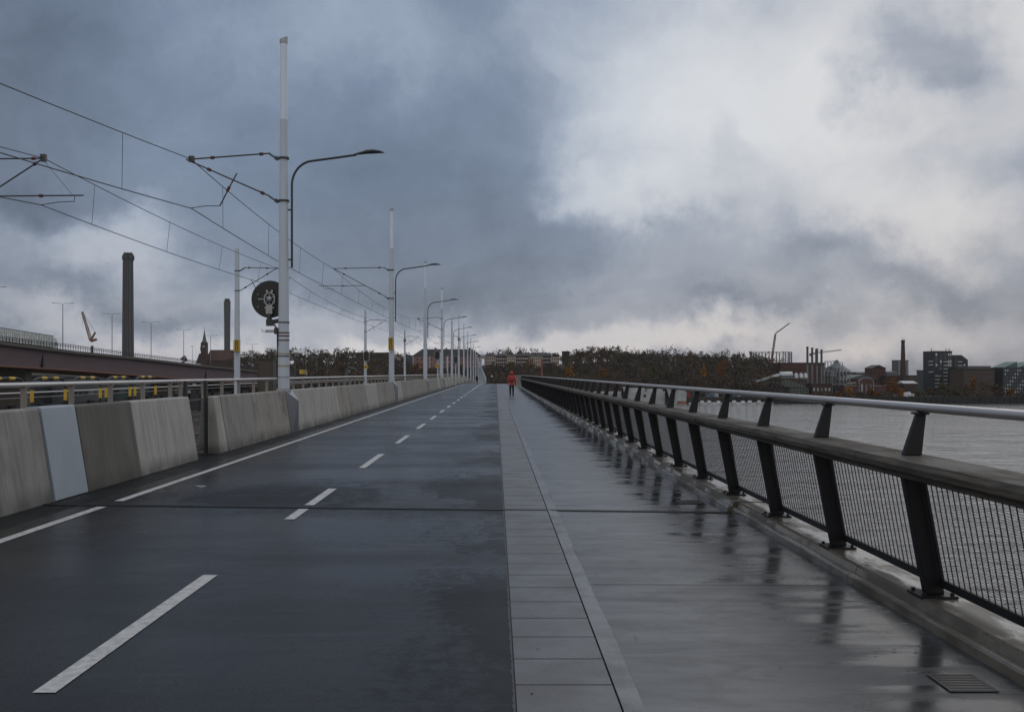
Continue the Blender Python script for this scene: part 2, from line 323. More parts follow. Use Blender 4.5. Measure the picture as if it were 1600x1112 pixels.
def brick_mat(name, c1, var=.25):
    return mat(name, c1, .85, var=var, scale=.15)
M_BRICK = brick_mat('red_brick', (.082, .038, .032)); M_BRICKD = brick_mat('dark_red_brick', (.050, .027, .024))
M_BROWNB = brick_mat('brown_brick', (.060, .042, .033)); M_PINK = brick_mat('pink_render', (.23, .125, .125), .12)
M_CREAM = mat('cream_render', (.36, .30, .26), .8, var=.1, scale=.2); M_BLOCK = mat('black_cladding', (.022, .025, .032), .6, var=.15, scale=.3)
M_TRIMW = mat('white_trim', (.30, .31, .33), .6); M_BALC = mat('balcony_panel', (.34, .35, .36), .6); M_SLATE = mat('slate_teal', (.06, .085, .09), .6, var=.15, scale=.3)
M_GREYB = mat('grey_facade', (.075, .085, .092), .7, var=.15, scale=.2); M_GREEN = mat('copper_green', (.045, .10, .09), .6, var=.15, scale=.3)
M_DOME = mat('zinc_dome', (.10, .12, .135), .45, .4, var=.25, scale=.15)
M_SILV = mat('silver_cladding', (.42, .45, .47), .35, .7, var=.15, scale=.2); M_PIPE = mat('pipe_grey', (.17, .19, .20), .5, .5)
M_GREENST = mat('green_steel', (.06, .09, .08), .7); M_BARGE = mat('weathered_white_hull', (.40, .43, .45), .65, col2=(.28, .29, .29), scale=.15)
M_REDC = mat('red_container', (.20, .03, .02), .6); M_BLUEC = mat('blue_shed', (.10, .17, .27), .6); M_COAL = mat('coal', (.016, .016, .018), .95, var=.4, scale=.2)
M_CHIM = mat('concrete_chimney', (.075, .078, .083), .8, var=.15, scale=.08, stretch=(1, 1, .2)); M_CHIMD = mat('dark_chimney_band', (.030, .031, .034), .8)
M_CRANE = mat('crane_paint', (.13, .06, .04), .6, var=.3, scale=.3); M_TRUCKW = mat('white_tarp', (.66, .69, .69), .6, col2=(.42, .45, .44), scale=.8); M_TRUCKG = mat('green_edge', (.03, .10, .07), .6)
M_TYRE = mat('tyre', (.012, .012, .012), .8); M_JACKET = mat('red_orange_jacket', (.45, .050, .035), .6, var=.12, scale=12)
M_TROUS = mat('black_trousers', (.012, .012, .015), .8); M_PACK = mat('maroon_backpack', (.13, .012, .018), .6, var=.2, scale=20)
M_PACKR = mat('orange_reflector', (.85, .16, .05), .4); M_SKIN = mat('skin', (.35, .2, .15), .6)
M_MAST = mat('orange_mast', (.20, .06, .04), .6); M_ROCK = mat('pale_rubble', (.45, .46, .48), .8, var=.4, scale=.5)

# ------------------------------------------------------------------ mesh helpers
class MB:
    def __init__(s): s.v = []; s.f = []; s.sm = []
    def poly(s, pts, smooth=False):
        b = len(s.v); s.v += [tuple(p) for p in pts]; s.f.append(tuple(range(b, b+len(pts)))); s.sm.append(smooth); return s
    def hexa(s, p):   # 8 points: bottom loop 0-3, top loop 4-7 (counter-clockwise from above)
        b = len(s.v); s.v += [tuple(q) for q in p]
        for f in ((3, 2, 1, 0), (4, 5, 6, 7), (0, 1, 5, 4), (1, 2, 6, 5), (2, 3, 7, 6), (3, 0, 4, 7)): s.f.append(tuple(b+i for i in f)); s.sm.append(False)
        return s
    def box(s, x0, x1, y0, y1, z0, z1):
        return s.hexa([(x0, y0, z0), (x1, y0, z0), (x1, y1, z0), (x0, y1, z0), (x0, y0, z1), (x1, y0, z1), (x1, y1, z1), (x0, y1, z1)])
    def cbox(s, c, size, rz=0.0):
        q = []
        for z in (-.5, .5):
            for (a, b) in ((-.5, -.5), (.5, -.5), (.5, .5), (-.5, .5)):
                x, y = a*size[0], b*size[1]; q.append((c[0]+x*cos(rz)-y*sin(rz), c[1]+x*sin(rz)+y*cos(rz), c[2]+z*size[2]))
        return s.hexa(q)
    def tube(s, pts, r, n=8, cap=True, smooth=True):
        pts = [Vector(p) for p in pts]
        rs = r if isinstance(r, (list, tuple)) else [r]*len(pts)
        b = len(s.v); up = None
        for i, p in enumerate(pts):
            d = (pts[min(i+1, len(pts)-1)]-pts[max(i-1, 0)]).normalized()
            if up is None:
                up = Vector((0, 0, 1)) if abs(d.z) < .9 else Vector((1, 0, 0))
            a = d.cross(up).normalized(); c = a.cross(d).normalized(); up = c
            for k in range(n):
                t = 2*pi*k/n; q = p+a*(cos(t)*rs[i])+c*(sin(t)*rs[i]); s.v.append(tuple(q))
        for i in range(len(pts)-1):
            for k in range(n):
                k2 = (k+1) % n; s.f.append((b+i*n+k, b+i*n+k2, b+(i+1)*n+k2, b+(i+1)*n+k)); s.sm.append(smooth)
        if cap:
            e = b+(len(pts)-1)*n; s.poly([s.v[b+k] for k in reversed(range(n))]); s.poly([s.v[e+k] for k in range(n)])
        return s
    def bar(s, a, b, wx, wy=None):   # square bar between two points
        a = Vector(a); b = Vector(b); wy = wy or wx; d = (b-a).normalized(); up = Vector((0, 0, 1)) if abs(d.z) < .95 else Vector((0, 1, 0))
        x = d.cross(up).normalized()*wx/2; y = x.normalized().cross(d).normalized()*wy/2
        q = [a-x-y, a+x-y, a+x+y, a-x+y, b-x-y, b+x-y, b+x+y, b-x+y]
        return s.hexa(q)
    def extrude(s, prof, ys, zoff=None, closed=True):   # profile of (x,z) swept along y
        b = len(s.v); n = len(prof)
        for y in ys:
            dz = zoff(y) if zoff else 0
            for (x, z) in prof: s.v.append((x, y, z+dz))
        m = n if closed else n-1
        for i in range(len(ys)-1):
            for k in range(m):
                k2 = (k+1) % n; s.f.append((b+i*n+k, b+(i+1)*n+k, b+(i+1)*n+k2, b+i*n+k2)); s.sm.append(False)
        if closed:
            s.f.append(tuple(b+k for k in range(n))); s.sm.append(False)
            e = b+(len(ys)-1)*n; s.f.append(tuple(e+k for k in reversed(range(n)))); s.sm.append(False)
        return s
    def sphere(s, c, r, seg=12, rings=8):
        if not isinstance(r, (tuple, list)): r = (r, r, r)
        b = len(s.v)
        for i in range(rings+1):
            ph = pi*i/rings
            for k in range(seg):
                t = 2*pi*k/seg; s.v.append((c[0]+r[0]*sin(ph)*cos(t), c[1]+r[1]*sin(ph)*sin(t), c[2]+r[2]*cos(ph)))
        for i in range(rings):
            for k in range(seg):
                k2 = (k+1) % seg; s.f.append((b+i*seg+k, b+(i+1)*seg+k, b+(i+1)*seg+k2, b+i*seg+k2)); s.sm.append(True)
        return s
    def build(s, name, m, parent=None, loc=None, bevel=0.0):
        me = bpy.data.meshes.new(name); me.from_pydata(s.v, [], s.f); me.polygons.foreach_set('use_smooth', s.sm); me.materials.append(m); me.update()
        o = bpy.data.objects.new(name, me); COL.objects.link(o)
        if parent: o.parent = parent
        if loc: o.location = loc
        if bevel:
            b = o.modifiers.new('bevel', 'BEVEL'); b.width = bevel; b.segments = 2; b.limit_method = 'ANGLE'
        return o
def tag(o, label=None, cat=None, group=None, kind=None):
    if label: o['label'] = label
    if cat: o['category'] = cat
    if group: o['group'] = group
    if kind: o['kind'] = kind
    return o
def thing(name, label, cat, loc=(0, 0, 0), rz=0.0, group=None):
    o = bpy.data.objects.new(name, None); COL.objects.link(o); o.location = loc; o.rotation_euler = (0, 0, rz); o.empty_display_size = .3
    return tag(o, label, cat, group)
KIDS = {}
def copy_tree(o, parent=None):
    c = o.copy(); COL.objects.link(c)
    if parent: c.parent = parent
    for ch in [x for x in bpy.data.objects if x.parent == o]: copy_tree(ch, c)
    return c
def struct(o): o['kind'] = 'structure'; return o
def W(px, py, Y): return Vector(((px-VX)/F*Y, Y, H+(VY-py)/F*Y))
def wx(px, Y): return (px-VX)/F*Y
def wz(py, Y): return H+(VY-py)/F*Y
Y0, KC, Y1 = 130.0, 1.0e-4, 280.0
def dz(Y):
    if Y < Y0: return 0.0
    if Y < Y1: return -KC*(Y-Y0)**2
    return -KC*(Y1-Y0)**2-2*KC*(Y1-Y0)*(Y-Y1)
def ylist(a, b, step=10.0):
    n = max(1, int(round((b-a)/step))) if b > Y0 else 1
    return [a+(b-a)*i/n for i in range(n+1)] if b > Y0 and a >= Y0 else ([a, b] if b <= Y0 else [a]+[Y0+(b-Y0)*i/max(1, int((b-Y0)/step)) for i in range(max(1, int((b-Y0)/step))+1)])
END = 640.0
ORD = ['first', 'second', 'third', 'fourth', 'fifth', 'sixth', 'seventh', 'eighth', 'ninth', 'tenth', 'eleventh', 'twelfth']

# ------------------------------------------------------------------ water and land
struct(MB().poly([(-9000, -300, -18.3), (9000, -300, -18.3), (9000, 9000, -18.3), (-9000, 9000, -18.3)]).build('water', M_WATER))
def land(name, pts, z, m, z0=-20):
    b = MB(); top = [(x, y, z) for x, y in pts]; b.poly(top); n = len(pts)
    for i in range(n):
        a, c = pts[i], pts[(i+1) % n]; b.poly([(a[0], a[1], z0), (c[0], c[1], z0), (c[0], c[1], z), (a[0], a[1], z)])
    return struct(b.build(name, m))
land('far_shore_ground', [(60, 662), (120, 657), (235, 655), (420, 656), (3500, 690), (3500, 8800), (-4200, 8800), (-4200, 300), (-400, 210), (-60, 215), (-32, 330), (-32, 640)], -14.2, M_LAND)
RIDGE = [(-900, 569), (0, 569), (200, 569), (330, 568), (380, 566), (420, 560), (500, 561), (560, 560), (640, 566), (700, 566), (760, 562), (800, 560), (850, 562), (900, 559), (960, 556), (1000, 560), (1050, 561), (1100, 563), (1150, 565), (1190, 569), (1215, 585), (1240, 606), (1300, 615)]
def ridge_z(px):
    for (a, ya), (b, yb) in zip(RIDGE, RIDGE[1:]):
        if a <= px <= b: t = (px-a)/(b-a); return wz(ya+(yb-ya)*t, 850)-4.5
    return wz(RIDGE[0][1], 850)-4.5 if px < 0 else -14.3
def hill(X, Y):
    px = VX+X/850*F; rz_ = ridge_z(px)
    t = min(1, max(0, (Y-672)/(850-672))); t = t*t*(3-2*t)*.7+t*.3
    return -14.3+(rz_+14.3)*t
def hills():
    b = MB(); xs = [wx(-820, 850)+i*12 for i in range(98)]; ys = [664+i*13 for i in range(26)]
    for y in ys:
        for x in xs: b.v.append((x, y, hill(x, y)+random.uniform(-.4, .4)))
    n = len(xs)
    for j in range(len(ys)-1):
        for i in range(n-1): b.f.append((j*n+i, j*n+i+1, (j+1)*n+i+1, (j+1)*n+i)); b.sm.append(True)
    struct(b.build('hills', M_TERR))
hills()

# ------------------------------------------------------------------ bridge deck
JY = lambda x: 12.02-.085*x      # the skewed expansion joint
def strip(name, x0, x1, z, m, y0=-6, y1=END, th=0.0):
    ys = ylist(y0, y1); b = MB()
    for a, c in zip(ys, ys[1:]): b.poly([(x0, a, z+dz(a)), (x1, a, z+dz(a)), (x1, c, z+dz(c)), (x0, c, z+dz(c))])
    return struct(b.build(name, m))
b = MB(); ys = ylist(-6, END)
b.extrude([(-6.5, -.012), (3.30, -.012), (3.30, -.7), (1.5, -1.2), (-15, -1.2), (-16.6, -.8), (-16.6, -.40), (-6.5, -.40)], ys, dz)
struct(b.build('bridge_deck', M_DECKSIDE))
strip('road', -5.20, .098, 0, M_ASPH)
strip('road_gutter', -6.25, -5.203, -.002, M_ASPH_EDGE)
strip('walkway', .735, 2.86, 0, M_WALK)
strip('track_bed', -16.4, -6.52, -.38, M_GRAVEL)
# piers under the bridge
for i, y in enumerate((40, 110, 180, 250, 320, 390, 460, 530, 600)):
    MBp = MB(); MBp.hexa([(-11, y-1.5, -20), (-1, y-1.5, -20), (-1, y+1.5, -20), (-11, y+1.5, -20), (-13, y-1, -1.3+dz(y)), (1, y-1, -1.3+dz(y)), (1, y+1, -1.3+dz(y)), (-13, y+1, -1.3+dz(y))])
    o = MBp.build('bridge_pier', M_DECKSIDE); tag(o, 'concrete pier under the bridge deck', 'pier', 'piers under the bridge')
# granite sett strip with open joints
bb = MB(); y = -2.0; ph = (5.26+2.0) % .478
bb.box(.100, .618, -6, -2.0+ph, -.05, .004)
y = -2.0+ph
while y < 46:
    bb.hexa([(.102, y+.006, -.05), (.616, y+.006, -.05), (.616, y+.474, -.05), (.102, y+.474, -.05), (.104, y+.009, .006), (.613, y+.009, .006), (.613, y+.471, .006), (.104, y+.471, .006)]); y += .478
ys = ylist(y, END)
for a, c in zip(ys, ys[1:]): bb.hexa([(.102, a, dz(a)-.05), (.616, a, dz(a)-.05), (.616, c, dz(c)-.05), (.102, c, dz(c)-.05), (.102, a, dz(a)+.006), (.616, a, dz(a)+.006), (.616, c, dz(c)+.006), (.102, c, dz(c)+.006)])
struct(bb.build('paving_strip', M_SETT))
# smooth ledge beside it, its outer edge slightly wavy
bb = MB(); ys = [-2+i*.35 for i in range(180)]+ylist(61, END)[0:]
pr = None
for y in ys:
    e = .735+.004*sin(y*1.3)+.003*sin(y*3.1+1)
    if pr:
        a, ea = pr; bb.hexa([(.622, a, dz(a)-.03), (ea+.02, a, dz(a)-.03), (e+.02, y, dz(y)-.03), (.622, y, dz(y)-.03), (.622, a, dz(a)+.012), (ea, a, dz(a)+.005), (e, y, dz(y)+.005), (.622, y, dz(y)+.012)])
    pr = (y, e)
struct(bb.build('gutter_ledge', M_LEDGE))
# grime line in the seam of road and setts
def seam(x, wdt, y0, y1, name):
    b = MB(); y = y0; pr = None
    while y < y1:
        h = wdt*(.5+random.random()); cur = (y, x-h, x+wdt*.2*random.random())
        if pr: b.poly([(pr[1], pr[0], .0035), (pr[2], pr[0], .0035), (cur[2], y, .0035), (cur[1], y, .0035)])
        pr = cur; y += .035 if y < 14 else .15
    struct(b.build(name, M_RUBBER))
seam(.096, .012, 2, 60, 'road_seam')
# markings
b = MB(); y = 5.14
while y < 92:
    a, c = y, y+3.0
    segs = [(a, c)] if not (a < 12.2 < c) else [(a, 12.10), (12.44, c)]
    for (p, q) in segs: b.poly([(-2.395, p, .004), (-2.275, p, .004), (-2.275, q, .004), (-2.395, q, .004)])
    y += 6.1
for a, c in zip(ylist(96, END), ylist(96, END)[1:]): b.poly([(-2.395, a, .004+dz(a)), (-2.275, a, .004+dz(a)), (-2.275, c, .004+dz(c)), (-2.395, c, .004+dz(c))])
struct(b.build('centre_line', M_WHITE))
b = MB(); ys = [-4, 12.30]; seg2 = ylist(12.85, END)
for a, c in [(-4, 12.30)]+list(zip(seg2, seg2[1:])): b.poly([(-4.93, a, .004+dz(a)), (-4.81, a, .004+dz(a)), (-4.81, c, .004+dz(c)), (-4.93, c, .004+dz(c))])
struct(b.build('edge_line', M_WHITE))
# expansion joint: two steel lips and a rubber seal across road and walkway
b = MB(); rb = MB()
def jbar(bld, x0, x1, dy0, dy1, z0, z1):
    bld.hexa([(x0, JY(x0)+dy0, z0), (x1, JY(x1)+dy0, z0), (x1, JY(x1)+dy1, z0), (x0, JY(x0)+dy1, z0), (x0, JY(x0)+dy0, z1), (x1, JY(x1)+dy0, z1), (x1, JY(x1)+dy1, z1), (x0, JY(x0)+dy1, z1)])
jt = thing('expansion_joint', 'dark expansion joint crossing road, setts and walkway', 'expansion joint', (0, 12, 0))
jbar(b, -6.3, 2.80, -.034, -.020, -.02, .012); jbar(b, -6.3, 2.80, .020, .034, -.02, .012); jbar(rb, -6.3, 2.80, -.0199, .0199, -.02, .0095)
for bld, nm, mm in ((b, 'steel_lip', M_GALV), (rb, 'rubber_seal', M_RUBBER)):
    bld.v = [(p[0], p[1]-12, p[2]) for p in bld.v]; bld.build(nm, M_DARK if nm == 'steel_lip' else mm, jt)
# joint lines cut in the walkway slab
b = MB()
for yj in (7.78, 21.5, 30, 38.7, 48, 58, 68, 78, 88, 98, 108, 118): b.poly([(.75, yj, .003), (2.785, yj-.03, .003), (2.785, yj-.018, .003), (.75, yj+.012, .003)])
struct(b.build('slab_joints', M_RUBBER))
# drains
def drain(x, y, sx, sy, label):
    t = thing('drain_grate', label, 'drain', (x, y, .003)); fr = MB()
    fr.box(-sx/2, sx/2, -sy/2, sy/2, 0, .003); fr.build('pit', mat('dark_pit', (.020, .020, .021), .35), t); g = MB()  # flat dark sheet at deck level, with the bars laid over it
    for i in range(7): q = -sy/2+sy*(i+.5)/7; g.box(-sx/2+.01, sx/2-.01, q-sy*.036, q+sy*.036, .0032, .005)
    for sgn in (-1, 1): g.box(sgn*(sx/2)-.008, sgn*(sx/2)+.008, -sy/2, sy/2, .0033, .0052)
    g.build('grate', mat('wet_cast_iron', (.030, .031, .033), .42, var=.3, scale=20), t)
drain(2.48, 5.30, .24, .30, 'dark drain grate in wet walkway nearest the camera')
drain(2.47, 12.75, .26, .36, 'small dark drain grate just beyond the expansion joint')
o = MB().tube([(-4.3, 14.5, .001), (-4.3, 14.5, .010)], .075, 14).build('survey_stud', M_SILV); tag(o, 'small pale round stud set in the wet road', 'stud')

# ------------------------------------------------------------------ right kerb and railing
def kerb(y0, y1, dx, label):
    prof = [(2.78+dx, -.02), (2.785+dx, .055), (2.80+dx, .068), (2.845+dx, .072), (2.862+dx, .118), (2.885+dx, .132), (3.28, .120), (3.40, .10), (3.40, -.6), (2.86, -.6)]
    o = MB().extrude(list(reversed(prof)), ylist(y0, y1), dz).build('kerb', M_CURB); tag(o, label, 'kerb'); return o
for i, (a, c) in enumerate(((-4, 3.3), (3.31, 7.88), (7.892, 11.73))): kerb(a, c, .0, ['wet stepped concrete kerb block beside the camera', 'wet stepped concrete kerb block below the nearest posts', 'wet concrete kerb block ending at the expansion joint'][i])
kerb(11.83, 120, -.035, 'long wet concrete kerb beyond the expansion joint'); kerb(120.05, END, -.035, 'concrete kerb under the thin railing at the crest')

rail = thing('bridge_railing', 'dark slanted post railing with timber beam and steel top tube', 'railing', (2.9, 0, 0))
PY0, PS, NP = 6.83, 1.9, 57
def post_mesh():
    b = MB()
    def sec(x, z, wx_, wy_): return [(x-wx_/2, -wy_/2, z), (x+wx_/2, -wy_/2, z), (x+wx_/2, wy_/2, z), (x-wx_/2, wy_/2, z)]
    b.hexa(sec(.10, .145, .125, .075)+sec(-.045, .975, .155, .075)); return b
def strut_mesh():
    b = MB(); b.hexa([(-.11, -.03, 1.090), (.01, -.03, 1.090), (.01, .03, 1.090), (-.11, .03, 1.090), (-.015, -.022, 1.385), (.045, -.022, 1.385), (.045, .022, 1.385), (-.015, .022, 1.385)])
    b.box(-.03, .05, -.06, .06, 1.368, 1.383); return b
def plate_mesh():
    b = MB(); b.box(-.03, .22, -.12, .12, .128, .145); 
    for sx in (0, .19):
        for sy in (-.09, .09): b.tube([(sx, sy, .145), (sx, sy, .165)], .014, 6)
    return b
def panel_mesh(far):
    # leaning frame plane from foot (x=.12,z=.23) to underside of the timber (x=.0,z=.95)
    b = MB(); L = PS; P = lambda t, y: (.135-.135*t, y, .225+.735*t)
    fr = MB(); fr.bar(P(0, .05), P(0, L-.05), .03, .055); fr.bar(P(1, .05), P(1, L-.05), .03, .03)
    fr.bar(P(0, .075), P(1, .075), .02, .02); fr.bar(P(0, L-.075), P(1, L-.075), .02, .02)
    nv = 22 if not far else 16
    for i in range(1, nv): y = .09+(L-.18)*i/nv; b.bar(P(.02, y), P(.98, y), .0062 if not far else .008)
    nh = 44 if not far else 14
    for i in range(1, nh): t = .02+.96*i/nh; b.bar(P(t, .09), P(t, L-.09), .0024 if not far else .005)
    return fr, b
p0 = post_mesh().build('post', M_RAILPOST, rail, (0, PY0, 0), .006); pp = plate_mesh().build('base_plate', M_RAILPOST, p0)
s0 = strut_mesh().build('strut', M_RAILPOST, rail, (0, PY0, 0), .004)
fr0, me0 = panel_mesh(False); f0 = fr0.build('mesh_frame', M_RAILPOST, rail, (0, PY0, 0)); m0 = me0.build('wire_mesh', M_MESH, f0)
fr1, me1 = panel_mesh(True)
f1 = None
for i in range(-1, NP):
    if i == 0: continue
    y = PY0+PS*i
    c = p0.copy(); COL.objects.link(c); c.location = (0, y, 0); c2 = pp.copy(); COL.objects.link(c2); c2.parent = c
    c = s0.copy(); COL.objects.link(c); c.location = (0, y, 0)
    if i == NP-1: continue
    if i < 12:
        c = f0.copy(); COL.objects.link(c); c.location = (0, y, 0); c2 = m0.copy(); COL.objects.link(c2); c2.parent = c
    elif f1 is None:
        f1 = fr1.build('mesh_frame', M_RAILPOST, rail, (0, y, 0)); m1 = me1.build('wire_mesh', M_MESH, f1)
    else:
        c = f1.copy(); COL.objects.link(c); c.location = (0, y, 0); c2 = m1.copy(); COL.objects.link(c2); c2.parent = c
YE = PY0+PS*(NP-1)
MB().tube([(.015, 1.5, 1.415), (.015, YE+.3, 1.415)], .031, 16).build('top_tube', M_RAILTUBE, rail)
prof = [(-.250, .972), (-.252, 1.000), (-.276, 1.004), (-.290, 1.018), (-.290, 1.052), (-.268, 1.086), (-.262, 1.088), (.075, 1.088), (.075, .972)]
# timber beam in planks of about four metres
ty = 1.5; k = 0
CUTS = [1.5, 3.1, 7.25, 9.25]+[9.25+3.8*i for i in range(1, 27)]
CUTS = [c for c in CUTS if c < YE]+[YE+.3]
for a, c in zip(CUTS, CUTS[1:]):
    off = random.uniform(-.003, .003)
    MB().extrude([(x+off, z) for x, z in reversed(prof)], [a+.006, c-.006]).build('timber_beam', M_WOOD, rail, None, .002)
MB().box(-.20, .05, 1.5, YE, .955, .984).build('under_rail', M_RAILPOST, rail)
# thin railing beyond
tr = thing('thin_railing', 'thin baluster railing at the crest of the bridge beyond timber beam', 'railing', (2.92, YE+1, 0))
b = MB(); b.tube([(0, y-YE-1, 1.35+dz(y)) for y in ylist(YE+1, 250)], .03, 8); b.build('top_tube', M_RAILTUBE, tr)
b = MB(); b.tube([(0, y-YE-1, 1.2+dz(y)) for y in ylist(YE+1, 250)], .02, 6); b.build('lower_rail', M_RAILTUBE, tr)
for i in range(66):
    y = YE+1+i*2; MB().box(-.03, .03, i*2-.03, i*2+.03, .12+dz(y), 1.33+dz(y)).build('post', M_POSTG, tr)

# ------------------------------------------------------------------ left barrier
def panel_geo(y0, y1, dx=0.0, zt=1.17, y_origin=0):
    prof = [(-5.67+dx, 0), (-5.855+dx, zt-.02), (-5.875+dx, zt), (-6.06, zt), (-6.20, -.38)]
    return MB().extrude([(x, z) for x, z in reversed(prof)], [y-y_origin for y in ylist(y0, y1)], (lambda y: dz(y+y_origin)))
def barrier(panels, label):
    y0 = panels[0][0]; t = thing('concrete_barrier', label, 'barrier', (0, y0, 0), group='barrier sections along the road')
    for (a, c, k) in panels:
        g = .008; o = panel_geo(a+g, c-g, random.uniform(-.006, .006), random.uniform(-.004, .004)+1.17+(.03 if c < 19.2 else 0), y0).build('panel', M_CON[k], t, None, .008)
    return t
barrier([(-3, 2.5, 0), (2.5, 7.6, 0), (7.6, 12.76, 0)], 'nearest brownish concrete barrier section, left of the steel plate')
barrier([(13.86, 15.95, 2), (15.95, 19.0, 1)], 'barrier section of one dark and one pale panel before gate')
barrier([(21.15, 23.85, 0), (23.85, 27.6, 3)], 'barrier section between the mesh gate and the first lamp pole')
POLES = [28.05, 57, 84, 110, 135, 160, 185, 210, 236, 262, 288, 314, 340, 366, 392, 418, 444, 470, 496, 522, 548, 574, 600]
sec_lab = ['barrier section between the first and second lamp poles', 'barrier section between the second and third lamp poles', 'barrier section between the third and fourth lamp poles', 'barrier section between the fourth and fifth lamp poles', 'barrier section between the fifth and sixth lamp poles']
for i in range(0, 12):
    a, c = POLES[i]+.55, POLES[i+1]-.45; n = 7; pl = []; e = [a+(c-a)*k/n for k in range(n+1)]
    ks = [1, 1, 3, 0, 1, 3, 0] if i == 0 else [random.choice((0, 1, 1, 3, 0)) for _ in range(n)]
    pl = [(e[k], e[k+1], ks[k]) for k in range(n)]
    barrier(pl, sec_lab[i] if i < 5 else 'distant barrier section near the crest of the bridge')
# plain plate
t = thing('steel_cover_plate', 'smooth pale blue grey plate between two concrete panels', 'cover plate', (0, 12.8, 0))
MB().extrude(list(reversed([(-5.655, .01), (-5.85, 1.20), (-5.88, 1.215), (-6.05, 1.215), (-6.18, -.3)])), [0, 1.02]).build('plate', M_PLATE, t, None, .006)
# end piece with slanted cheek
t = thing('barrier_end_block', 'pale chamfered concrete end block right of the mesh gate', 'end block', (0, 20.5, 0))
MB().hexa([(-6.2, 0, -.38), (-5.67, 0, 0), (-5.67, .63, 0), (-6.2, .63, -.38), (-6.06, 0, 1.17), (-5.80, 0, 1.17), (-5.87, .63, 1.17), (-6.06, .63, 1.17)]).build('block', M_CON[1], t, None, .02)
# mesh gate
t = thing('mesh_gate', 'narrow dark wire gate filling the gap in the barrier', 'gate', (-5.95, 19.0, 0))
b = MB(); b.box(-.03, .03, .04, .12, 0, 1.5); b.build('gate_post', M_BLACK, t); b = MB(); b.box(-.03, .03, 1.36, 1.46, 0, 1.5); b.build('gate_post', M_BLACK, t)
b = MB(); b.box(-.02, .02, .13, 1.35, .10, .14); b.box(-.02, .02, .13, 1.35, 1.10, 1.14); b.box(-.02, .02, .13, .16, .14, 1.10); b.box(-.02, .02, 1.32, 1.35, .14, 1.10); b.build('gate_frame', M_DARK, t)
b = MB()
for i in range(1, 24): b.bar((0, .16+1.16*i/24, .14), (0, .16+1.16*i/24, 1.10), .006)
for i in range(1, 20): b.bar((0, .16, .14+.96*i/20), (0, 1.32, .14+.96*i/20), .006)
b.build('wire_mesh', M_MESH, t)
# steel wedge covers at the poles
for i, y in enumerate(POLES[:9]):
    d = dz(y); t = thing('steel_wedge_cover', ('dark steel wedge cover in the barrier at the %s lamp pole' % ORD[i]), 'cover', (0, y-.42, d), group='wedge covers at the poles')
    A, B_, C, D, E = (-5.665, .0, 0), (-5.86, 0, 1.175), (-5.66, .94, 0), (-5.66, .94, .86), (-5.86, .94, 1.175)
    MB().poly([A, C, D, B_]).poly([(-6.1, 0, -.3), A, B_, (-6.05, 0, 1.175)]).poly([C, (-6.1, .94, -.3), (-6.05, .94, 1.175), E, D]).build('side_plate', M_WEDGE, t)
    MB().poly([B_, D, E]).poly([B_, E, (-6.05, .94, 1.176), (-6.05, 0, 1.176)]).build('top_plate', M_PLATE, t)

# pipe railing on top of barrier, one run between poles
def pipe_rail(y0, y1, label, mid):
    t = thing('pipe_railing', label, 'railing', (-6.12, y0, 0), group='steel tube railings behind the barrier')
    ysr = ylist(y0, y1); b = MB(); b.tube([(0, y-y0, 1.50+dz(y)) for y in ysr], .034, 12); b.build('top_tube', M_RAILTUBE, t)
    if mid: b = MB(); b.tube([(0, y-y0, 1.34+dz(y)) for y in ysr], .018, 8); b.build('lower_rail', M_POSTG, t)
    n = int((y1-y0-.4)/1.45); base = None
    for k in range(n+1):
        y = y0+.3+k*1.45; b = MB(); b.box(-.03, .03, -.03, .03, .75, 1.472); b.box(-.05, .04, -.045, .045, 1.455, 1.468)
        if base is None: base = b.build('post', M_POSTG, t, (0, y-y0, dz(y)))
        else: c = base.copy(); COL.objects.link(c); c.location = (0, y-y0, dz(y))
pipe_rail(1.0, 19.0, 'steel tube railing above the nearest barrier, up to the gate', False)
pipe_rail(19.02, 27.75, 'steel tube railing between the gate and first lamp pole', False)
for i in range(0, 7): pipe_rail(POLES[i]+.3, POLES[i+1]-.25, 'steel tube railing running from the %s lamp pole to the next' % ORD[i], True)

# ------------------------------------------------------------------ tram track and far left edge of deck
for j, xc in enumerate((-8.75, -12.9)):
    t = thing('tram_track', ('tram track with steel rails nearer the barrier', 'tram track with steel rails nearer the far fence')[j], 'tram track', (xc, 0, -.38))
    for s in (-.72, .72):
        b = MB(); ysr = ylist(-4, 420); b.extrude([(s-.035, .0), (s-.035, .14), (s+.035, .14), (s+.035, .0)], ysr, dz); b.build('rail', M_STEEL, t)
    b = MB()
    for k in range(150): y = k*.65; b.box(-1.2, 1.2, y-.12, y+.12, -.04, .03)
    o = b.build('sleepers', M_SLEEPER, t); o['kind'] = 'stuff'
# left fence like the right railing
lf = thing('track_side_railing', 'dark slanted post railing on the far side of the tracks', 'railing', (-15.9, 0, -.38))
for zz, r in ((1.37, .028), (1.20, .018)):
    MB().tube([(0, y, zz+dz(y)) for y in ylist(10, 400)], r, 8).build('top_tube' if zz > 1.3 else 'lower_rail', M_RAILTUBE if zz > 1.3 else M_POSTG, lf)
for k in range(96):
    y = 24+k*2.1; b = MB(); b.hexa([(-.07, -.1, .0), (.07, -.1, .0), (.07, .1, .0), (-.07, .1, .0), (.06, -.15, 1.0), (.20, -.15, 1.0), (.20, .15, 1.0), (.06, .15, 1.0)])
    if k == 0: lp = b.build('post', M_RAILPOST, lf, (0, y, 0))
    else: c = lp.copy(); COL.objects.link(c); c.location = (0, y, dz(y))
b = MB()
for k in range(60): y = 24+k*2.1; b.poly([(-.02, y+.1, .08), (-.02, y+2.0, .08), (.10, y+2.0, .95), (.10, y+.1, .95)])
o = b.build('wire_mesh', mat('dense_mesh_infill', (.022, .026, .03), .6), lf)
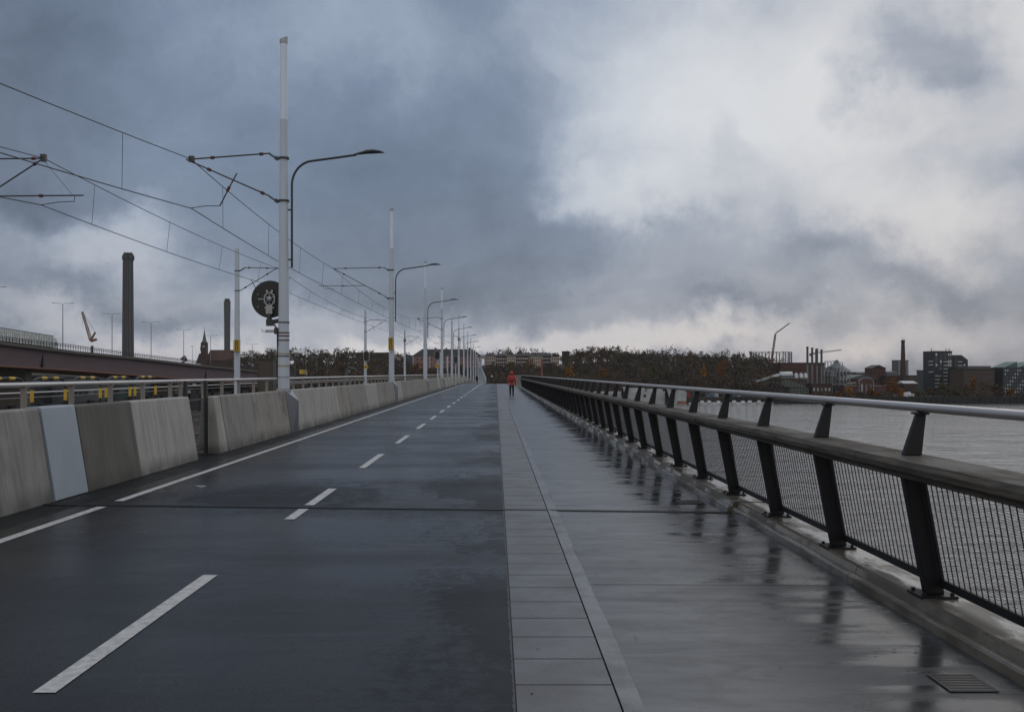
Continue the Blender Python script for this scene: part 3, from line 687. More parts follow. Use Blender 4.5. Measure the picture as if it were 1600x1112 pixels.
# striped hoops
def hoop(first):
    t = thing('hoop_guard', None, 'guard rail', (-10.1, 0, -.38), group='striped hoop guards by the tracks')
    hw, top, r = .84, 1.92, .034; pts = [(0, -hw, 0), (0, -hw, top-.20)]
    for k in range(1, 7): a = pi/2*k/6; pts.append((0, -hw+.34*(1-cos(a)), top-.20+.20*sin(a)))
    left = pts; full = left+[(p[0], -p[1], p[2]) for p in reversed(left)]
    MB().tube(full, r, 8).build('hoop_tube', M_BLACK, t)
    for (a, c) in (((0, -.42, top), (0, -.16, top)), ((0, .16, top), (0, .42, top)), ((0, -hw, 1.40), (0, -hw, 1.66)), ((0, hw, 1.40), (0, hw, 1.66))):
        MB().tube([a, c], r+.004, 10).build('yellow_band', M_YEL, t)
    return t
h0 = hoop(True)
labs = ['yellow and black striped hoop guard nearest the left picture edge', 'yellow and black hoop guard above the pale steel plate', 'yellow and black hoop guard in the middle of the five', 'yellow and black hoop guard, second from the mesh gate', 'yellow and black hoop guard nearest the mesh gate']
for i in range(5):
    t = h0 if i == 0 else copy_tree(h0); t.location = (-10.1, 20.45+2.06*i, -.38); t['label'] = labs[i]
t = thing('equipment_cabinet', 'tall narrow brown cabinet behind the first lamp pole', 'cabinet', (-11.5, 50, -.38))
b = MB(); b.box(-.38, .38, -.4, .4, 0, 2.72); b.build('body', M_CABINET, t, None, .02); b = MB(); b.box(-.32, .32, -.412, -.402, .15, 2.6); b.build('door', mat('brown_cabinet_door', (.05, .044, .036), .55, var=.1), t)
b = MB(); b.box(-.42, .42, -.44, .44, 2.722, 2.77); b.build('top_cap', M_CABINET, t)

# ------------------------------------------------------------------ poles
PX = -5.98
def arm_with_insulators(t, a, b_, spots, r=.022):
    o = MB().tube([a, b_], r, 6).build('cantilever_arm', M_ARM, t); A = Vector(a); B = Vector(b_)
    for s in spots:
        p = A.lerp(B, s); q = A.lerp(B, s+.055/(B-A).length*2.2); m = A.lerp(B, s+.055/(B-A).length*1.1)
        MB().tube([p, p.lerp(q, .2), m, q.lerp(p, .2), q], [r*1.4, r*2.4, r*1.9, r*2.4, r*1.4], 8).build('insulator', M_INSUL, o)
    return o
def shackle(t, z, sgn=-1, tip=None):
    b = MB(); b.tube([(0, 0, z-.025), (0, 0, z+.025)], .158, 14)
    b.bar((sgn*.15, 0, z-.02), (sgn*.24, 0, z+.02), .10, .10); b.build('clamp', M_DARK, t)
    b = MB(); b.bar((sgn*.22, -.03, z), (sgn*.42, -.03, z+.14), .02, .05); b.bar((sgn*.22, .03, z), (sgn*.42, .03, z+.14), .02, .05); b.build('hinge_link', M_ARM, t)
def pole(kind, y, label, group='lamp poles along the barrier'):
    d = dz(y); t = thing('lamp_pole', label, 'lamp pole', (PX, y, d), group=group)
    MB().tube([(0, 0, .2), (0, 0, 1.5), (0, 0, 3), (0, 0, 5.5), (0, 0, 8.78)], [.165, .16, .15, .128, .105], 20).build('pole', M_POLE, t)
    MB().tube([(0, 0, 8.785), (0, 0, 10.95)], .100, 20).build('light_tube', M_TUBE, t)
    b = MB(); n = 16
    for k in range(n):
        a = 2*pi*k/n; a2 = 2*pi*(k+1)/n; r = .112
        zt = lambda q: 11.09+.05*cos(q-.6)
        b.poly([(r*cos(a), r*sin(a), 10.93), (r*cos(a2), r*sin(a2), 10.93), (r*cos(a2), r*sin(a2), zt(a2)), (r*cos(a), r*sin(a), zt(a))]); b.poly([(r*cos(a), r*sin(a), zt(a)), (r*cos(a2), r*sin(a2), zt(a2)), (0, 0, 11.09)])
    b.build('cap', M_GALV, t)
    # street lamp on an outrigger tube
    pts = [(.23, 0, 4.62), (.23, 0, 6.95)]
    for k in range(1, 9): a = pi/2*.93*k/8; pts.append((.23+.62*(1-cos(a)), 0, 6.95+.68*sin(a)))
    pts += [(1.35, 0, 7.70), (2.05, 0, 7.80)]
    la = MB().tube(pts, .032, 10).build('lamp_arm', M_DARK, t)
    for z in (4.85, 6.25): MB().tube([(.10, 0, z), (.22, 0, z)], .022, 8).build('lamp_bracket', M_DARK, la)
    b = MB(); prof = [(1.98, .03, .03, 7.80), (2.15, .07, .05, 7.83), (2.35, .13, .075, 7.865), (2.55, .15, .075, 7.875), (2.72, .10, .05, 7.87), (2.84, .02, .01, 7.86)]
    rings = []
    for (x, wy, hz, z) in prof:
        rings.append([(x, wy*cos(2*pi*k/12), z+(hz*sin(2*pi*k/12) if sin(2*pi*k/12) > 0 else hz*.45*sin(2*pi*k/12))) for k in range(12)])
    for r0, r1 in zip(rings, rings[1:]):
        for k in range(12): b.poly([r0[k], r0[(k+1) % 12], r1[(k+1) % 12], r1[k]], True)
    b.poly(rings[0]); b.poly(list(reversed(rings[-1]))); b.build('lamp_head', M_DARK, t)
    if kind == 'A1':
        shackle(t, 7.70); shackle(t, 6.50)
        arm_with_insulators(t, (-.40, 0, 7.84), (-2.55, 0, 7.68), (.08, .72)); arm_with_insulators(t, (-.40, 0, 6.64), (-2.75, 0, 7.67), (.06, .70))
        MB().tube([(-1.32, 0, 7.28), (-1.55, 0, 6.85), (-1.80, 0, 6.36)], .020, 6).build('steady_arm', M_ARM, t)
        MB().tube([(-1.80, 0, 6.36), (-2.2, 0, 6.36), (-2.62, 0, 6.30)], .012, 6).build('registration_arm', M_ARM, t)
        MB().tube([(-1.53, 0, 6.9), (-1.6, 0, 6.77)], .045, 8).build('insulator', M_INSUL, t)
        MB().box(-2.67, -2.52, -.06, .06, 7.60, 7.76).build('wire_saddle', M_ARM, t)
    if kind == 'A2':
        shackle(t, 7.56); shackle(t, 5.93)
        arm_with_insulators(t, (-.40, 0, 7.70), (-3.30, 0, 7.64), (.08, .75)); arm_with_insulators(t, (-.40, 0, 6.07), (-3.40, 0, 7.68), (.08, .76))
        arm_with_insulators(t, (-1.5, 0, 6.66), (-4.15, 0, 6.64), (.45,), .018)
        MB().tube([(-3.9, 0, 6.62), (-3.88, 0, 6.50), (-3.3, 0, 6.46)], .012, 6).build('registration_arm', M_ARM, t)
    return t
ptype = ['A1', 'A2', 'B', 'A1', 'B', 'A2', 'B', 'A1', 'B', 'A2', 'B', 'A1', 'B', 'A2', 'B', 'A1']+['B']*10
for i, y in enumerate(POLES):
    lab = 'tallest looking grey pole with bands, first from the camera' if i == 0 else ('tall grey pole with light tube and street lamp, %s from the camera' % ORD[i] if i < 8 else 'distant grey lamp pole beyond the crest of the bridge')
    t = pole(ptype[i], y, lab)
    if i == 0:
        for z, m, r in ((3.08, M_DARK, .165), (2.79, M_RUST, .165), (2.70, M_RUST, .165), (2.58, M_RUST, .165), (2.13, M_DARK, .166), (2.2, M_TAPE, .168), (1.86, M_TAPE, .168), (1.55, M_GALV, .170)):
            MB().tube([(0, 0, z-.016), (0, 0, z+.016)], r, 18).build('band', m, t)
        MB().tube([(-.155, -.06, .3), (-.165, -.06, 1.4), (-.16, -.06, 2.4), (-.17, -.06, 2.9), (-.26, -.05, 3.02)], .022, 8).build('cable', M_BLACK, t)
        MB().bar((-.12, -.05, 1.0), (-.12, -.05, 2.4), .08, .05).build('cable_duct', M_POLE, t)
        MB().box(-.17, .17, -.17, .17, 1.10, 1.22).build('base_collar', M_GALV, t)
# left row of catenary poles
def left_pole(y, x, label, arms=True):
    d = dz(y)-.38; t = thing('catenary_pole', label, 'catenary pole', (x, y, d), group='catenary poles beyond the tracks')
    MB().tube([(0, 0, 0), (0, 0, 3), (0, 0, 8.9)], [.17, .16, .12], 16).build('pole', M_POLE, t)
    z0 = .38
    for z in (7.3, 6.2): MB().tube([(0, 0, z+z0-.025), (0, 0, z+z0+.025)], .15, 12).build('clamp', M_DARK, t)
    MB().bar((.15, 0, 7.3+z0), (.45, 0, 7.48+z0), .05, .06).build('hinge_link', M_ARM, t)
    arm_with_insulators(t, (.45, 0, 7.48+z0), (2.35, 0, 7.44+z0), (.08, .6)); arm_with_insulators(t, (.15, 0, 6.2+z0), (2.25, 0, 7.48+z0), (.12, .7))
    MB().tube([(.75, 0, 6.85+z0), (1.05, 0, 6.3+z0)], .02, 6).build('steady_arm', M_ARM, t)
    return t
LP = [(28, -14.9, 'catenary pole'), (55, -14.3, 'c'), (109, -14.3, 'c'), (156, -14.3, 'c'), (205, -14.3, 'c'), (255, -14.3, 'c')]
for i, (y, x, _) in enumerate(LP):
    if i == 0:
        t = thing('catenary_bracket_pole', 'catenary pole past the left picture edge, only its arms in view', 'catenary pole', (-14.9, 28, -.38))
        MB().tube([(0, 0, 0), (0, 0, 8.9)], [.17, .12], 16).build('pole', M_POLE, t)
        arm_with_insulators(t, (.15, 0, 8.05), (2.25, 0, 8.07), (.80,)); arm_with_insulators(t, (.15, 0, 6.75), (2.22, 0, 8.10), (.84,)); arm_with_insulators(t, (.15, 0, 7.00), (3.3, 0, 7.03), (.60,))
        MB().tube([(3.05, 0, 7.00), (3.05, 0, 6.86), (2.6, 0, 6.84), (2.1, 0, 6.76)], .012, 6).build('registration_arm', M_ARM, t)
        MB().box(2.1, 2.25, -.06, .06, 7.98, 8.18).build('wire_saddle', M_ARM, t)
    else: left_pole(y, x, ('grey catenary pole with 80 sign beyond the tracks', 'thin catenary pole carrying the oval signal and yellow disc', 'thin catenary pole with red and white disc beyond tracks')[i-1] if i < 4 else 'distant thin catenary pole beyond the tracks')
# far small poles beyond the crest on the left
# signs
def text_mesh(txt, size, m, parent, loc, name='lettering'):
    cu = bpy.data.curves.new('t', 'FONT'); cu.body = txt; cu.size = size; cu.align_x = 'CENTER'; cu.align_y = 'CENTER'; cu.extrude = .003; cu.offset = 0
    o = bpy.data.objects.new('t', cu); COL.objects.link(o); dg = bpy.context.evaluated_depsgraph_get(); me = bpy.data.meshes.new_from_object(o.evaluated_get(dg))
    bpy.data.objects.remove(o); me.materials.clear(); me.materials.append(m); q = bpy.data.objects.new(name, me); COL.objects.link(q); q.parent = parent; q.location = loc; q.rotation_euler = (R(90), 0, 0)
def sign80(x, y, z, w_, h_, label):
    t = thing('speed_sign', label, 'sign', (x, y, z)); MB().box(-w_/2, w_/2, -.012, .012, -h_/2, h_/2).build('board', M_SIGNY, t, None, .004)
    MB().box(w_/2+.002, w_/2+.03, -.02, .10, -h_/2, h_/2).build('edge_strip', M_GALV, t)
    MB().box(-w_/2-.03, w_/2+.08, -.02, .12, -h_/2-.035, -h_/2-.005).build('bracket', M_DARK, t)
    text_mesh('8', h_*.60, M_BLACK, t, (0, -.018, h_*.23)); text_mesh('0', h_*.60, M_BLACK, t, (0, -.018, -h_*.23))
sign80(wx(361.3+8.5, 54.6), 54.6, wz(540, 54.6), .29, .66, 'yellow sign reading 80 on the pole beyond the tracks')
sign80(wx(610.5, 56.6), 56.6, wz(536.5, 56.6), .27, .66, 'yellow sign reading 80 on the second lamp pole')
def oval_signal(x, y, z, r, h, label, lens=None):
    t = thing('tram_signal', label, 'signal', (x, y, z)); b = MB(); n = 24; f = []; 
    def ring(rr, hh, yy): return [(rr*cos(2*pi*k/n), yy, rr*sin(2*pi*k/n)+(hh if sin(2*pi*k/n) >= 0 else -hh)) for k in range(n)]
    a, c = ring(r, h, -.03), ring(r, h, .03); b.poly(list(reversed(a))); b.poly(c)
    for k in range(n): b.poly([a[k], a[(k+1) % n], c[(k+1) % n], c[k]])
    b.build('backboard', M_BLACK, t); b = MB(); a, c = ring(r, h, -.035), ring(r*1.16, h, -.035); a2, c2 = ring(r, h, .0), ring(r*1.16, h, .0)
    for k in range(n): q = (k+1) % n; b.poly([a[k], c[k], c[q], a[q]]); b.poly([c[k], c2[k], c2[q], c[q]])
    b.build('rim', M_TRIMW, t)
    if lens:
        for zz in lens: MB().tube([(0, -.07, zz), (0, -.03, zz)], r*.5, 14).build('lens', M_DARK, t)
    MB().bar((0, .05, -h-r), (0, .05, -h-r-.6), .06).build('mount', M_GALV, t)
    return t
oval_signal(wx(572.5, 108.6), 108.6, wz(556.5, 108.6), .29, .25, 'black oval tram signal on the thin pole beyond tracks')
oval_signal(wx(683, 100), 100, wz(555, 100), .26, .17, 'black oval tram signal between third and fourth lamp poles')
oval_signal(wx(712, 130), 130, wz(562, 130), .25, .22, 'small black tram signal with two lenses by fifth pole', (-.18, .18))
def disc_sign(x, y, z, r, m, label, stripe=None):
    t = thing('round_sign', label, 'sign', (x, y, z)); MB().tube([(0, -.012, 0), (0, .012, 0)], r, 20).build('disc', m, t)
    if stripe: MB().box(-r*.75, r*.75, -.02, -.013, -r*.2, r*.2).build('stripe', stripe, t)
disc_sign(wx(572, 108.3), 108.3, wz(573, 108.3), .24, M_YEL, 'yellow round sign below the oval signal beyond tracks', M_BLACK)
disc_sign(wx(682.5, 99.8), 99.8, wz(571.5, 99.8), .21, M_YEL, 'yellow round sign between third and fourth lamp poles', M_BLACK)
disc_sign(wx(717, 159.6), 159.6, wz(530, 159.6), .22, M_REDC, 'red disc with white bar on the sixth lamp pole', M_TRIMW)
disc_sign(wx(632.5, 155.6), 155.6, wz(532, 155.6), .24, M_REDC, 'red disc with white bar on a thin pole beyond tracks', M_TRIMW)
# thin posts carrying the free-standing signals
for (px, yb, lab) in ((684, 100.15, 'pale steel post under the oval signal'), (712, 130.15, 'pale steel post under the two lens signal'), (699.5, 125, 'bare pale steel post beside the fourth lamp pole')):
    x = wx(px, yb); o = MB().tube([(x, yb, -.38), (x, yb, wz(556 if px == 699.5 else 562, yb))], .07, 8).build('signal_post', M_POLE); tag(o, lab, 'post')
# big round signal disc seen from behind on first pole
t = thing('round_signal', 'large black disc seen from behind on the first lamp pole', 'signal', (-6.42, 28.25, 3.75))
MB().tube([(0, .03, 0), (0, .05, 0)], .53, 40).build('disc', M_BLACK, t)
b = MB(); b.sphere((0, -.06, 0), (.085, .07, .085), 14, 8); b.build('hub', M_GALV, t)
b = MB(); n = 6
for k in range(n):
    a = pi/6+2*pi*k/n; a2 = a+2*pi/n; b.bar((.16*cos(a), -.03, .2*sin(a)), (.16*cos(a2), -.03, .2*sin(a2)), .035)
    b.bar((0, -.02, 0), (.16*cos(a), -.02, .2*sin(a)), .025)
b.bar((-.33, -.0, 0), (-.15, -.0, 0), .03); b.bar((-.07, -.03, .18), (-.07, -.03, .26), .05); b.bar((.07, -.03, .18), (.07, -.03, .26), .05); b.build('bracket_frame', M_GALV, t)
b = MB(); b.box(-.09, .09, -.10, .0, -.42, -.18); b.box(-.13, .13, -.06, .0, -.28, -.22); b.build('mount_block', M_GALV, t)
b = MB(); b.tube([(0, -.05, -.42), (0, -.05, -.58)], .075, 12); b.box(-.08, .12, -.12, .02, -.76, -.58); b.bar((.05, -.05, -.66), (.32, -.05, -.60), .07, .12); b.build('mount_arm', M_DARK, t)
b = MB(); b.sphere((-.33, .0, .13), .02, 8, 6); b.sphere((-.33, .0, -.22), .02, 8, 6); b.build('bolt', M_SILV, t)
t = thing('hook_bracket', 'small grey hook bracket under the round signal disc', 'bracket', (-6.35, 27.98, 2.83))
b = MB(); b.bar((-.12, 0, 0), (.22, 0, 0), .07, .08); b.tube([(-.12, 0, 0), (-.2, 0, -.01), (-.235, 0, .03), (-.22, 0, .06)], .012, 6); b.build('hook', M_GALV, t); MB().box(.12, .22, -.04, .05, -.08, .10).build('bracket_plate', M_DARK, t)

# ------------------------------------------------------------------ overhead wires
def catenary(sup, label1, label2, first_drop):
    """sup: list of (y, xm, zm, xc, zc) ; messenger and contact wire with droppers"""
    ms = []; cs = []
    me_t = thing('messenger_wire', label1, 'overhead wire', (0, 0, 0), group='overhead wires'); co_t = thing('contact_wire', label2, 'overhead wire', (0, 0, 0), group='overhead wires')
    dr = []
    for (a, b_) in zip(sup, sup[1:]):
        L = b_[0]-a[0]; n = 10; sag = .55*(L/50)**2*1.2
        for k in range(n+(1 if b_ is sup[-1] else 0)):
            s = k/n; y = a[0]+L*s; dd = dz(y)-(dz(a[0])*(1-s)+dz(b_[0])*s)
            ms.append((a[1]+(b_[1]-a[1])*s, y, a[2]+(b_[2]-a[2])*s-4*sag*s*(1-s)+dd)); cs.append((a[3]+(b_[3]-a[3])*s, y, a[4]+(b_[4]-a[4])*s+dd-.12*4*s*(1-s)))
        nd = max(3, int(L/6.5))
        for k in range(nd):
            s = (k+.5)/nd; y = a[0]+L*s; dd = dz(y)-(dz(a[0])*(1-s)+dz(b_[0])*s)
            if y > 240: continue
            p = (a[1]+(b_[1]-a[1])*s, y, a[2]+(b_[2]-a[2])*s-4*sag*s*(1-s)+dd); q = (a[3]+(b_[3]-a[3])*s, y, a[4]+(b_[4]-a[4])*s+dd-.48*s*(1-s)); dr.append((p, q))
    MB().tube(ms, .013, 5).build('wire', M_BLACK, me_t); MB().tube(cs, .014, 5).build('wire', M_BLACK, co_t)
    for p, q in dr: MB().tube([p, q], .007, 4).build('dropper', M_BLACK, me_t)
d_ = lambda y: dz(y)
catenary([(8, -12.6, 7.65, -12.8, 6.28), (28.05, -8.60, 7.68, -8.58, 6.29), (57, -9.34, 7.66, -9.42, 6.46), (110, -8.60, 7.68+d_(110), -8.58, 6.29+d_(110)), (160, -9.34, 7.66+d_(160), -9.5, 6.46+d_(160)), (210, -8.6, 7.6+d_(210), -8.6, 6.3+d_(210)), (262, -9.3, 7.6+d_(262), -9.3, 6.3+d_(262)), (366, -9, 7.6+d_(366), -9, 6.3+d_(366))],
         'upper overhead wire held by arms of the first lamp pole', 'lower overhead wire held by arms of the first lamp pole', 0)
catenary([(8, -18.6, 7.7, -18.9, 6.38), (28, -12.72, 7.69, -12.80, 6.38), (55, -12.1, 7.46, -12.3, 6.46), (109, -12.1, 7.46, -12.3, 6.4), (156, -12.1, 7.46+d_(156), -12.2, 6.4+d_(156)), (205, -12.1, 7.4+d_(205), -12.2, 6.3+d_(205)), (255, -12.1, 7.4+d_(255), -12.2, 6.3+d_(255))],
         'upper overhead wire of the farther track, left of the first pole', 'lower overhead wire of the farther track, left of first pole', 0)
o = MB().tube([(-12.7, 28, 7.6), (-11.9, 28, 6.65)], .006, 4).build('stay_wire', M_BLACK); tag(o, 'thin stay wire between the two left catenary arms', 'wire')

# ------------------------------------------------------------------ person
def skin_fig(name, verts, edges, radii, m, parent=None, loc=(0, 0, 0), levels=2):
    me = bpy.data.meshes.new(name); me.from_pydata(verts, edges, []); o = bpy.data.objects.new(name, me); COL.objects.link(o); me.materials.append(m)
    md = o.modifiers.new('skin', 'SKIN'); md.use_smooth_shade = True
    for i, r in enumerate(radii): me.skin_vertices[0].data[i].radius = r if isinstance(r, tuple) else (r, r)
    me.skin_vertices[0].data[0].use_root = True
    sb = o.modifiers.new('sub', 'SUBSURF'); sb.levels = levels; sb.render_levels = levels
    if parent: o.parent = parent
    o.location = loc; return o
def walker(loc, label, jacket, hooded, pack, s=1.0):
    t = thing('person', label, 'person', loc); t.scale = (s, s, s)
    # body: pelvis root, torso, neck, head, arms, legs (trousered)
    V_ = [(0, 0, .95), (0, 0, 1.10), (0, .01, 1.30), (0, .01, 1.46), (0, .02, 1.56), (0, .03, 1.68),
          (-.09, 0, .90), (-.10, .03, .50), (-.095, -.02, .10), (-.10, .10, .045), (.09, 0, .90), (.10, .01, .50), (.10, -.10, .12), (.10, .02, .045),
          (-.19, 0, 1.42), (-.245, -.02, 1.18), (-.26, .04, .95), (-.262, .06, .87), (.19, 0, 1.42), (.245, .0, 1.18), (.27, .02, .95), (.272, .03, .87)]
    E_ = [(0, 1), (1, 2), (2, 3), (3, 4), (4, 5), (0, 6), (6, 7), (7, 8), (8, 9), (0, 10), (10, 11), (11, 12), (12, 13), (3, 14), (14, 15), (15, 16), (16, 17), (3, 18), (18, 19), (19, 20), (20, 21)]
    Rr = [(.14, .10), (.13, .10), (.15, .11), (.13, .09), .055, (.085, .10), .105, .074, .052, .045, .105, .074, .052, .045, .06, .045, .035, .035, .06, .045, .035, .035]
    skin_fig('body', V_, E_, Rr, M_TROUS, t)
    # jacket a little larger over the torso and arms
    Vj = [(0, 0, 1.0), (0, 0, .90), (0, 0, 1.15), (0, .01, 1.32), (0, .01, 1.45), (-.19, 0, 1.43), (-.25, -.02, 1.18), (-.268, .04, .97), (.19, 0, 1.43), (.25, .0, 1.18), (.277, .02, .97), (0, .01, 1.54)]
    Ej = [(0, 1), (0, 2), (2, 3), (3, 4), (4, 5), (5, 6), (6, 7), (4, 8), (8, 9), (9, 10), (4, 11)]
    skin_fig('jacket', Vj, Ej, [(.185, .145), (.195, .15), (.18, .14), (.19, .145), (.16, .12), .085, .07, .058, .085, .07, .058, .08], jacket, t)
    if hooded:
        skin_fig('hood', [(0, -.02, 1.56), (0, -.035, 1.68), (0, -.01, 1.80)], [(0, 1), (1, 2)], [(.10, .10), (.135, .135), (.09, .10)], jacket, t)
        MB().sphere((0, .10, 1.68), (.075, .05, .10), 12, 8).build('face', M_SKIN, t)
        MB().sphere((0, .15, 1.67), (.014, .018, .02), 8, 6).build('nose', M_SKIN, t)
    else:
        MB().sphere((0, .0, 1.70), (.088, .10, .10), 12, 8).build('hair', M_TROUS, t)
    for sx in (-1, 1):
        b = MB(); hx, hy = (-.262, .065) if sx < 0 else (.272, .035)
        for k in range(4): a = -.03+.02*k; b.tube([(hx, hy+a, .86), (hx-.004*sx, hy+a, .82), (hx-.02*sx, hy+a, .785+.008*abs(k-1.5))], [.011, .010, .008], 6)
        b.tube([(hx-.01*sx, hy+.035, .87), (hx-.02*sx, hy+.055, .83)], [.012, .009], 6); b.build('gloved_fingers', M_TROUS, t)
    if pack:
        p = skin_fig('backpack', [(0, -.20, 1.02), (0, -.21, 1.18), (0, -.18, 1.38)], [(0, 1), (1, 2)], [(.14, .09), (.145, .10), (.11, .075)], M_PACK, t)
        MB().cbox((0, -.315, 1.22), (.05, .02, .05)).build('reflector', M_PACKR, p)
        b = MB()
        for sx in (-1, 1): b.tube([(.09*sx, -.16, 1.42), (.10*sx, -.05, 1.53), (.10*sx, .09, 1.46), (.11*sx, .15, 1.30)], .02, 6)
        b.build('shoulder_straps', M_TROUS, p)
    return t
walker((wx(799.5, 69.3), 69.3, .0), 'person in red hooded jacket and backpack walking away on the walkway', M_JACKET, True, True, 1.0)
walker((wx(745, 205), 205, dz(205)), 'tiny dark figure beside the barrier at the crest', M_TROUS, False, False, 1.0)

# ------------------------------------------------------------------ highway bridge on the left
HX = -135.3
HP = [(150, 14.2, 12.2, 7.0), (271, 11.8, 9.5, 4.0), (321, 10.6, 7.9, 2.9), (372, 9.1, 6.9, 1.4), (443, 7.4, 5.0, -.6), (572, 4.6, 2.1, -4.5), (660, 2.2, .0, -7), (900, -3.0, -5.0, -11)]
def hp(Y, k):
    for a, c in zip(HP, HP[1:]):
        if a[0] <= Y <= c[0]: s = (Y-a[0])/(c[0]-a[0]); return a[k]+(c[k]-a[k])*s
    return HP[-1][k]
hw_ = thing('highway_bridge', 'long mauve steel girder road bridge on the left', 'bridge', (HX, 0, 0))
hy = [150, 210, 271, 296, 321, 346, 372, 407, 443, 500, 572, 610, 660, 740, 820, 900]
def sweep(name, m, secf, parent=hw_):
    b = MB(); n = None
    for y in hy:
        s = secf(y); n = len(s); b.v += [(x, y, z) for x, z in s]
    for i in range(len(hy)-1):
        for k in range(n): q = (k+1) % n; b.f.append((i*n+k, (i+1)*n+k, (i+1)*n+q, i*n+q)); b.sm.append(False)
    b.f.append(tuple(range(n))); b.sm.append(False); return b.build(name, m, parent)
sweep('deck_slab', M_PARAPET, lambda y: [(0, hp(y, 2)), (0, hp(y, 2)+.9), (-.4, hp(y, 2)+.9), (-.4, hp(y, 2)+.3), (-24, hp(y, 2)+.3), (-24, hp(y, 2)-.2)])
sweep('girder', M_GIRDER, lambda y: [(-1.4, hp(y, 2)-.01), (-24, hp(y, 2)-.21), (-23, hp(y, 3)), (-2.2, hp(y, 3))])
sweep('flange', M_FLANGE, lambda y: [(-1.8, hp(y, 3)-.02), (-1.8, hp(y, 3)-.4), (-24, hp(y, 3)-.4), (-24, hp(y, 3)-.02)])
for y in (301, 470): MB().box(-2.1, -1.5, y-.5, y+.5, hp(y, 3)+.05, hp(y, 2)-.05).build('joint_gap', M_BLACK, hw_)
b = MB()
for a, c in zip(hy, hy[1:]):
    for k in (0.0, .55): b.bar((-.2, a, hp(a, 1)-k), (-.2, c, hp(c, 1)-k), .12, .16)
y = 150
while y < 760: b.bar((-.2, y, hp(y, 2)+.8), (-.2, y, hp(y, 1)), .14); y += 1.9
o = b.build('guard_railing', M_STRUCT, hw_)
for y in (165, 301, 440, 575, 700): MB().box(-16, -6, y-2, y+2, -16, hp(y, 3)-.41).build('pier', M_PARAPET, hw_)
def hlamp(y, label):
    z = hp(y, 2)+.3; t = thing('highway_lamp', label, 'street lamp', (HX-.9, y, z), group='double armed highway lamps'); h = 15.2
    MB().tube([(0, 0, 0), (0, 0, h-.6)], [.16, .11], 8).build('pole', M_PIPE, t)
    MB().tube([(-2.4, 0, h), (-1, 0, h-.02), (-.4, 0, h-.15), (0, 0, h-.6), (.4, 0, h-.15), (1, 0, h-.02), (2.4, 0, h)], .07, 6).build('arm', M_PIPE, t)
    for s in (-1, 1): MB().hexa([(s*2.9-.6, -.18, h-.04), (s*2.9+.6, -.18, h-.04), (s*2.9+.6, .18, h-.04), (s*2.9-.6, .18, h-.04), (s*2.9-.4, -.1, h+.14), (s*2.9+.4, -.1, h+.14), (s*2.9+.4, .1, h+.14), (s*2.9-.4, .1, h+.14)]).build('lamp_head', M_PIPE, t)
for i, px in enumerate((-10, 98, 175, 236, 287, 329, 365, 394, 421)):
    y = 211900/(775-px)
    hlamp(y, ['double highway lamp cut by the left picture edge', 'double highway lamp beside the white truck', 'double highway lamp just left of the tall chimney', 'double highway lamp just right of the tall chimney', 'double highway lamp left of the church', 'double highway lamp in front of the church roof', 'double highway lamp behind the 80 sign', 'double highway lamp over the trees left of the cabinet', 'double highway lamp nearest the brown cabinet'][i])
for px, yt, lab in ((300.5, 541, 'thin mast on the far road left of the church'), (420, 565, None), (461, 552, None), (478, 555, None), (495, 558, None), (512, 561, None)):
    if lab or px > 450:
        Y = 720; x = wx(px, Y); t = thing('thin_lamp_mast', lab or 'thin lamp mast in front of the wooded hill', 'lamp mast', (x, Y, -10), group='thin lamp masts by the hill'); MB().tube([(0, 0, 0), (0, 0, wz(yt, Y)+10)], [.22, .12], 6).build('pole', M_PIPE, t); MB().bar((-1.6, 0, wz(yt, Y)+10), (1.6, 0, wz(yt, Y)+10), .25).build('arm', M_PIPE, t)
# trucks
def truck(ya, yb, x, h, cols, label, nseg):
    z = hp((ya+yb)/2, 2)+.35; sl = (hp(yb, 2)-hp(ya, 2))/(yb-ya); t = thing('truck', label, 'truck', (x, ya, hp(ya, 2)+.35)); t.rotation_euler = (math.atan(sl), 0, 0); L = yb-ya; cab = 3.2; seg = (L-cab)/nseg
    for k in range(nseg):
        a = k*seg+.3; c = (k+1)*seg-.3; bd = MB(); bd.box(-1.27, 1.27, a, c, 1.1, h).build('trailer', cols[0], t, None, .06)
        MB().box(-1.32, 1.32, a-.05, c+.05, h+.003, h+.16).build('roof_edge', cols[1], t)
        b = MB()
        for i in range(int((c-a)/1.1)): y = a+.5+i*1.1; b.box(1.272, 1.33, y-.05, y+.05, 1.15, h-.05)
        b.build('side_ribs', M_PIPE, t); MB().box(-1.1, 1.1, a+.3, c-.3, .75, 1.09).build('chassis', M_STRUCT, t)
        for yy in (a+1.5, c-3.2, c-1.9):
            for sx in (-1, 1):
                wv = MB().tube([(sx*1.0, yy, .5), (sx*1.25, yy, .5)], .5, 14).build('wheel', M_TYRE, t)
    a = L-cab
    b = MB(); b.hexa([(-1.22, a, .6), (1.22, a, .6), (1.22, L, .6), (-1.22, L, .6), (-1.15, a, h-.3), (1.15, a, h-.3), (1.15, L-.9, h-.55), (-1.15, L-.9, h-.55)]); b.build('cab', cols[2], t, None, .12)
    MB().hexa([(1.19, a+1.1, 2.0), (1.26, a+1.1, 2.0), (1.26, L-.55, 2.0), (1.19, L-.55, 2.0), (1.17, a+1.1, 2.8), (1.23, a+1.1, 2.8), (1.23, L-.95, 2.8), (1.17, L-.95, 2.8)]).build('side_window', M_WIN, t)
    for sx in (-1, 1): MB().tube([(sx*1.0, L-1.3, .5), (sx*1.25, L-1.3, .5)], .5, 14).build('wheel', M_TYRE, t)
truck(270, 314, HX-4.0, 4.6, (M_TRUCKW, M_TRUCKG, M_TRUCKW), 'long white truck and trailer crossing the girder bridge', 2)
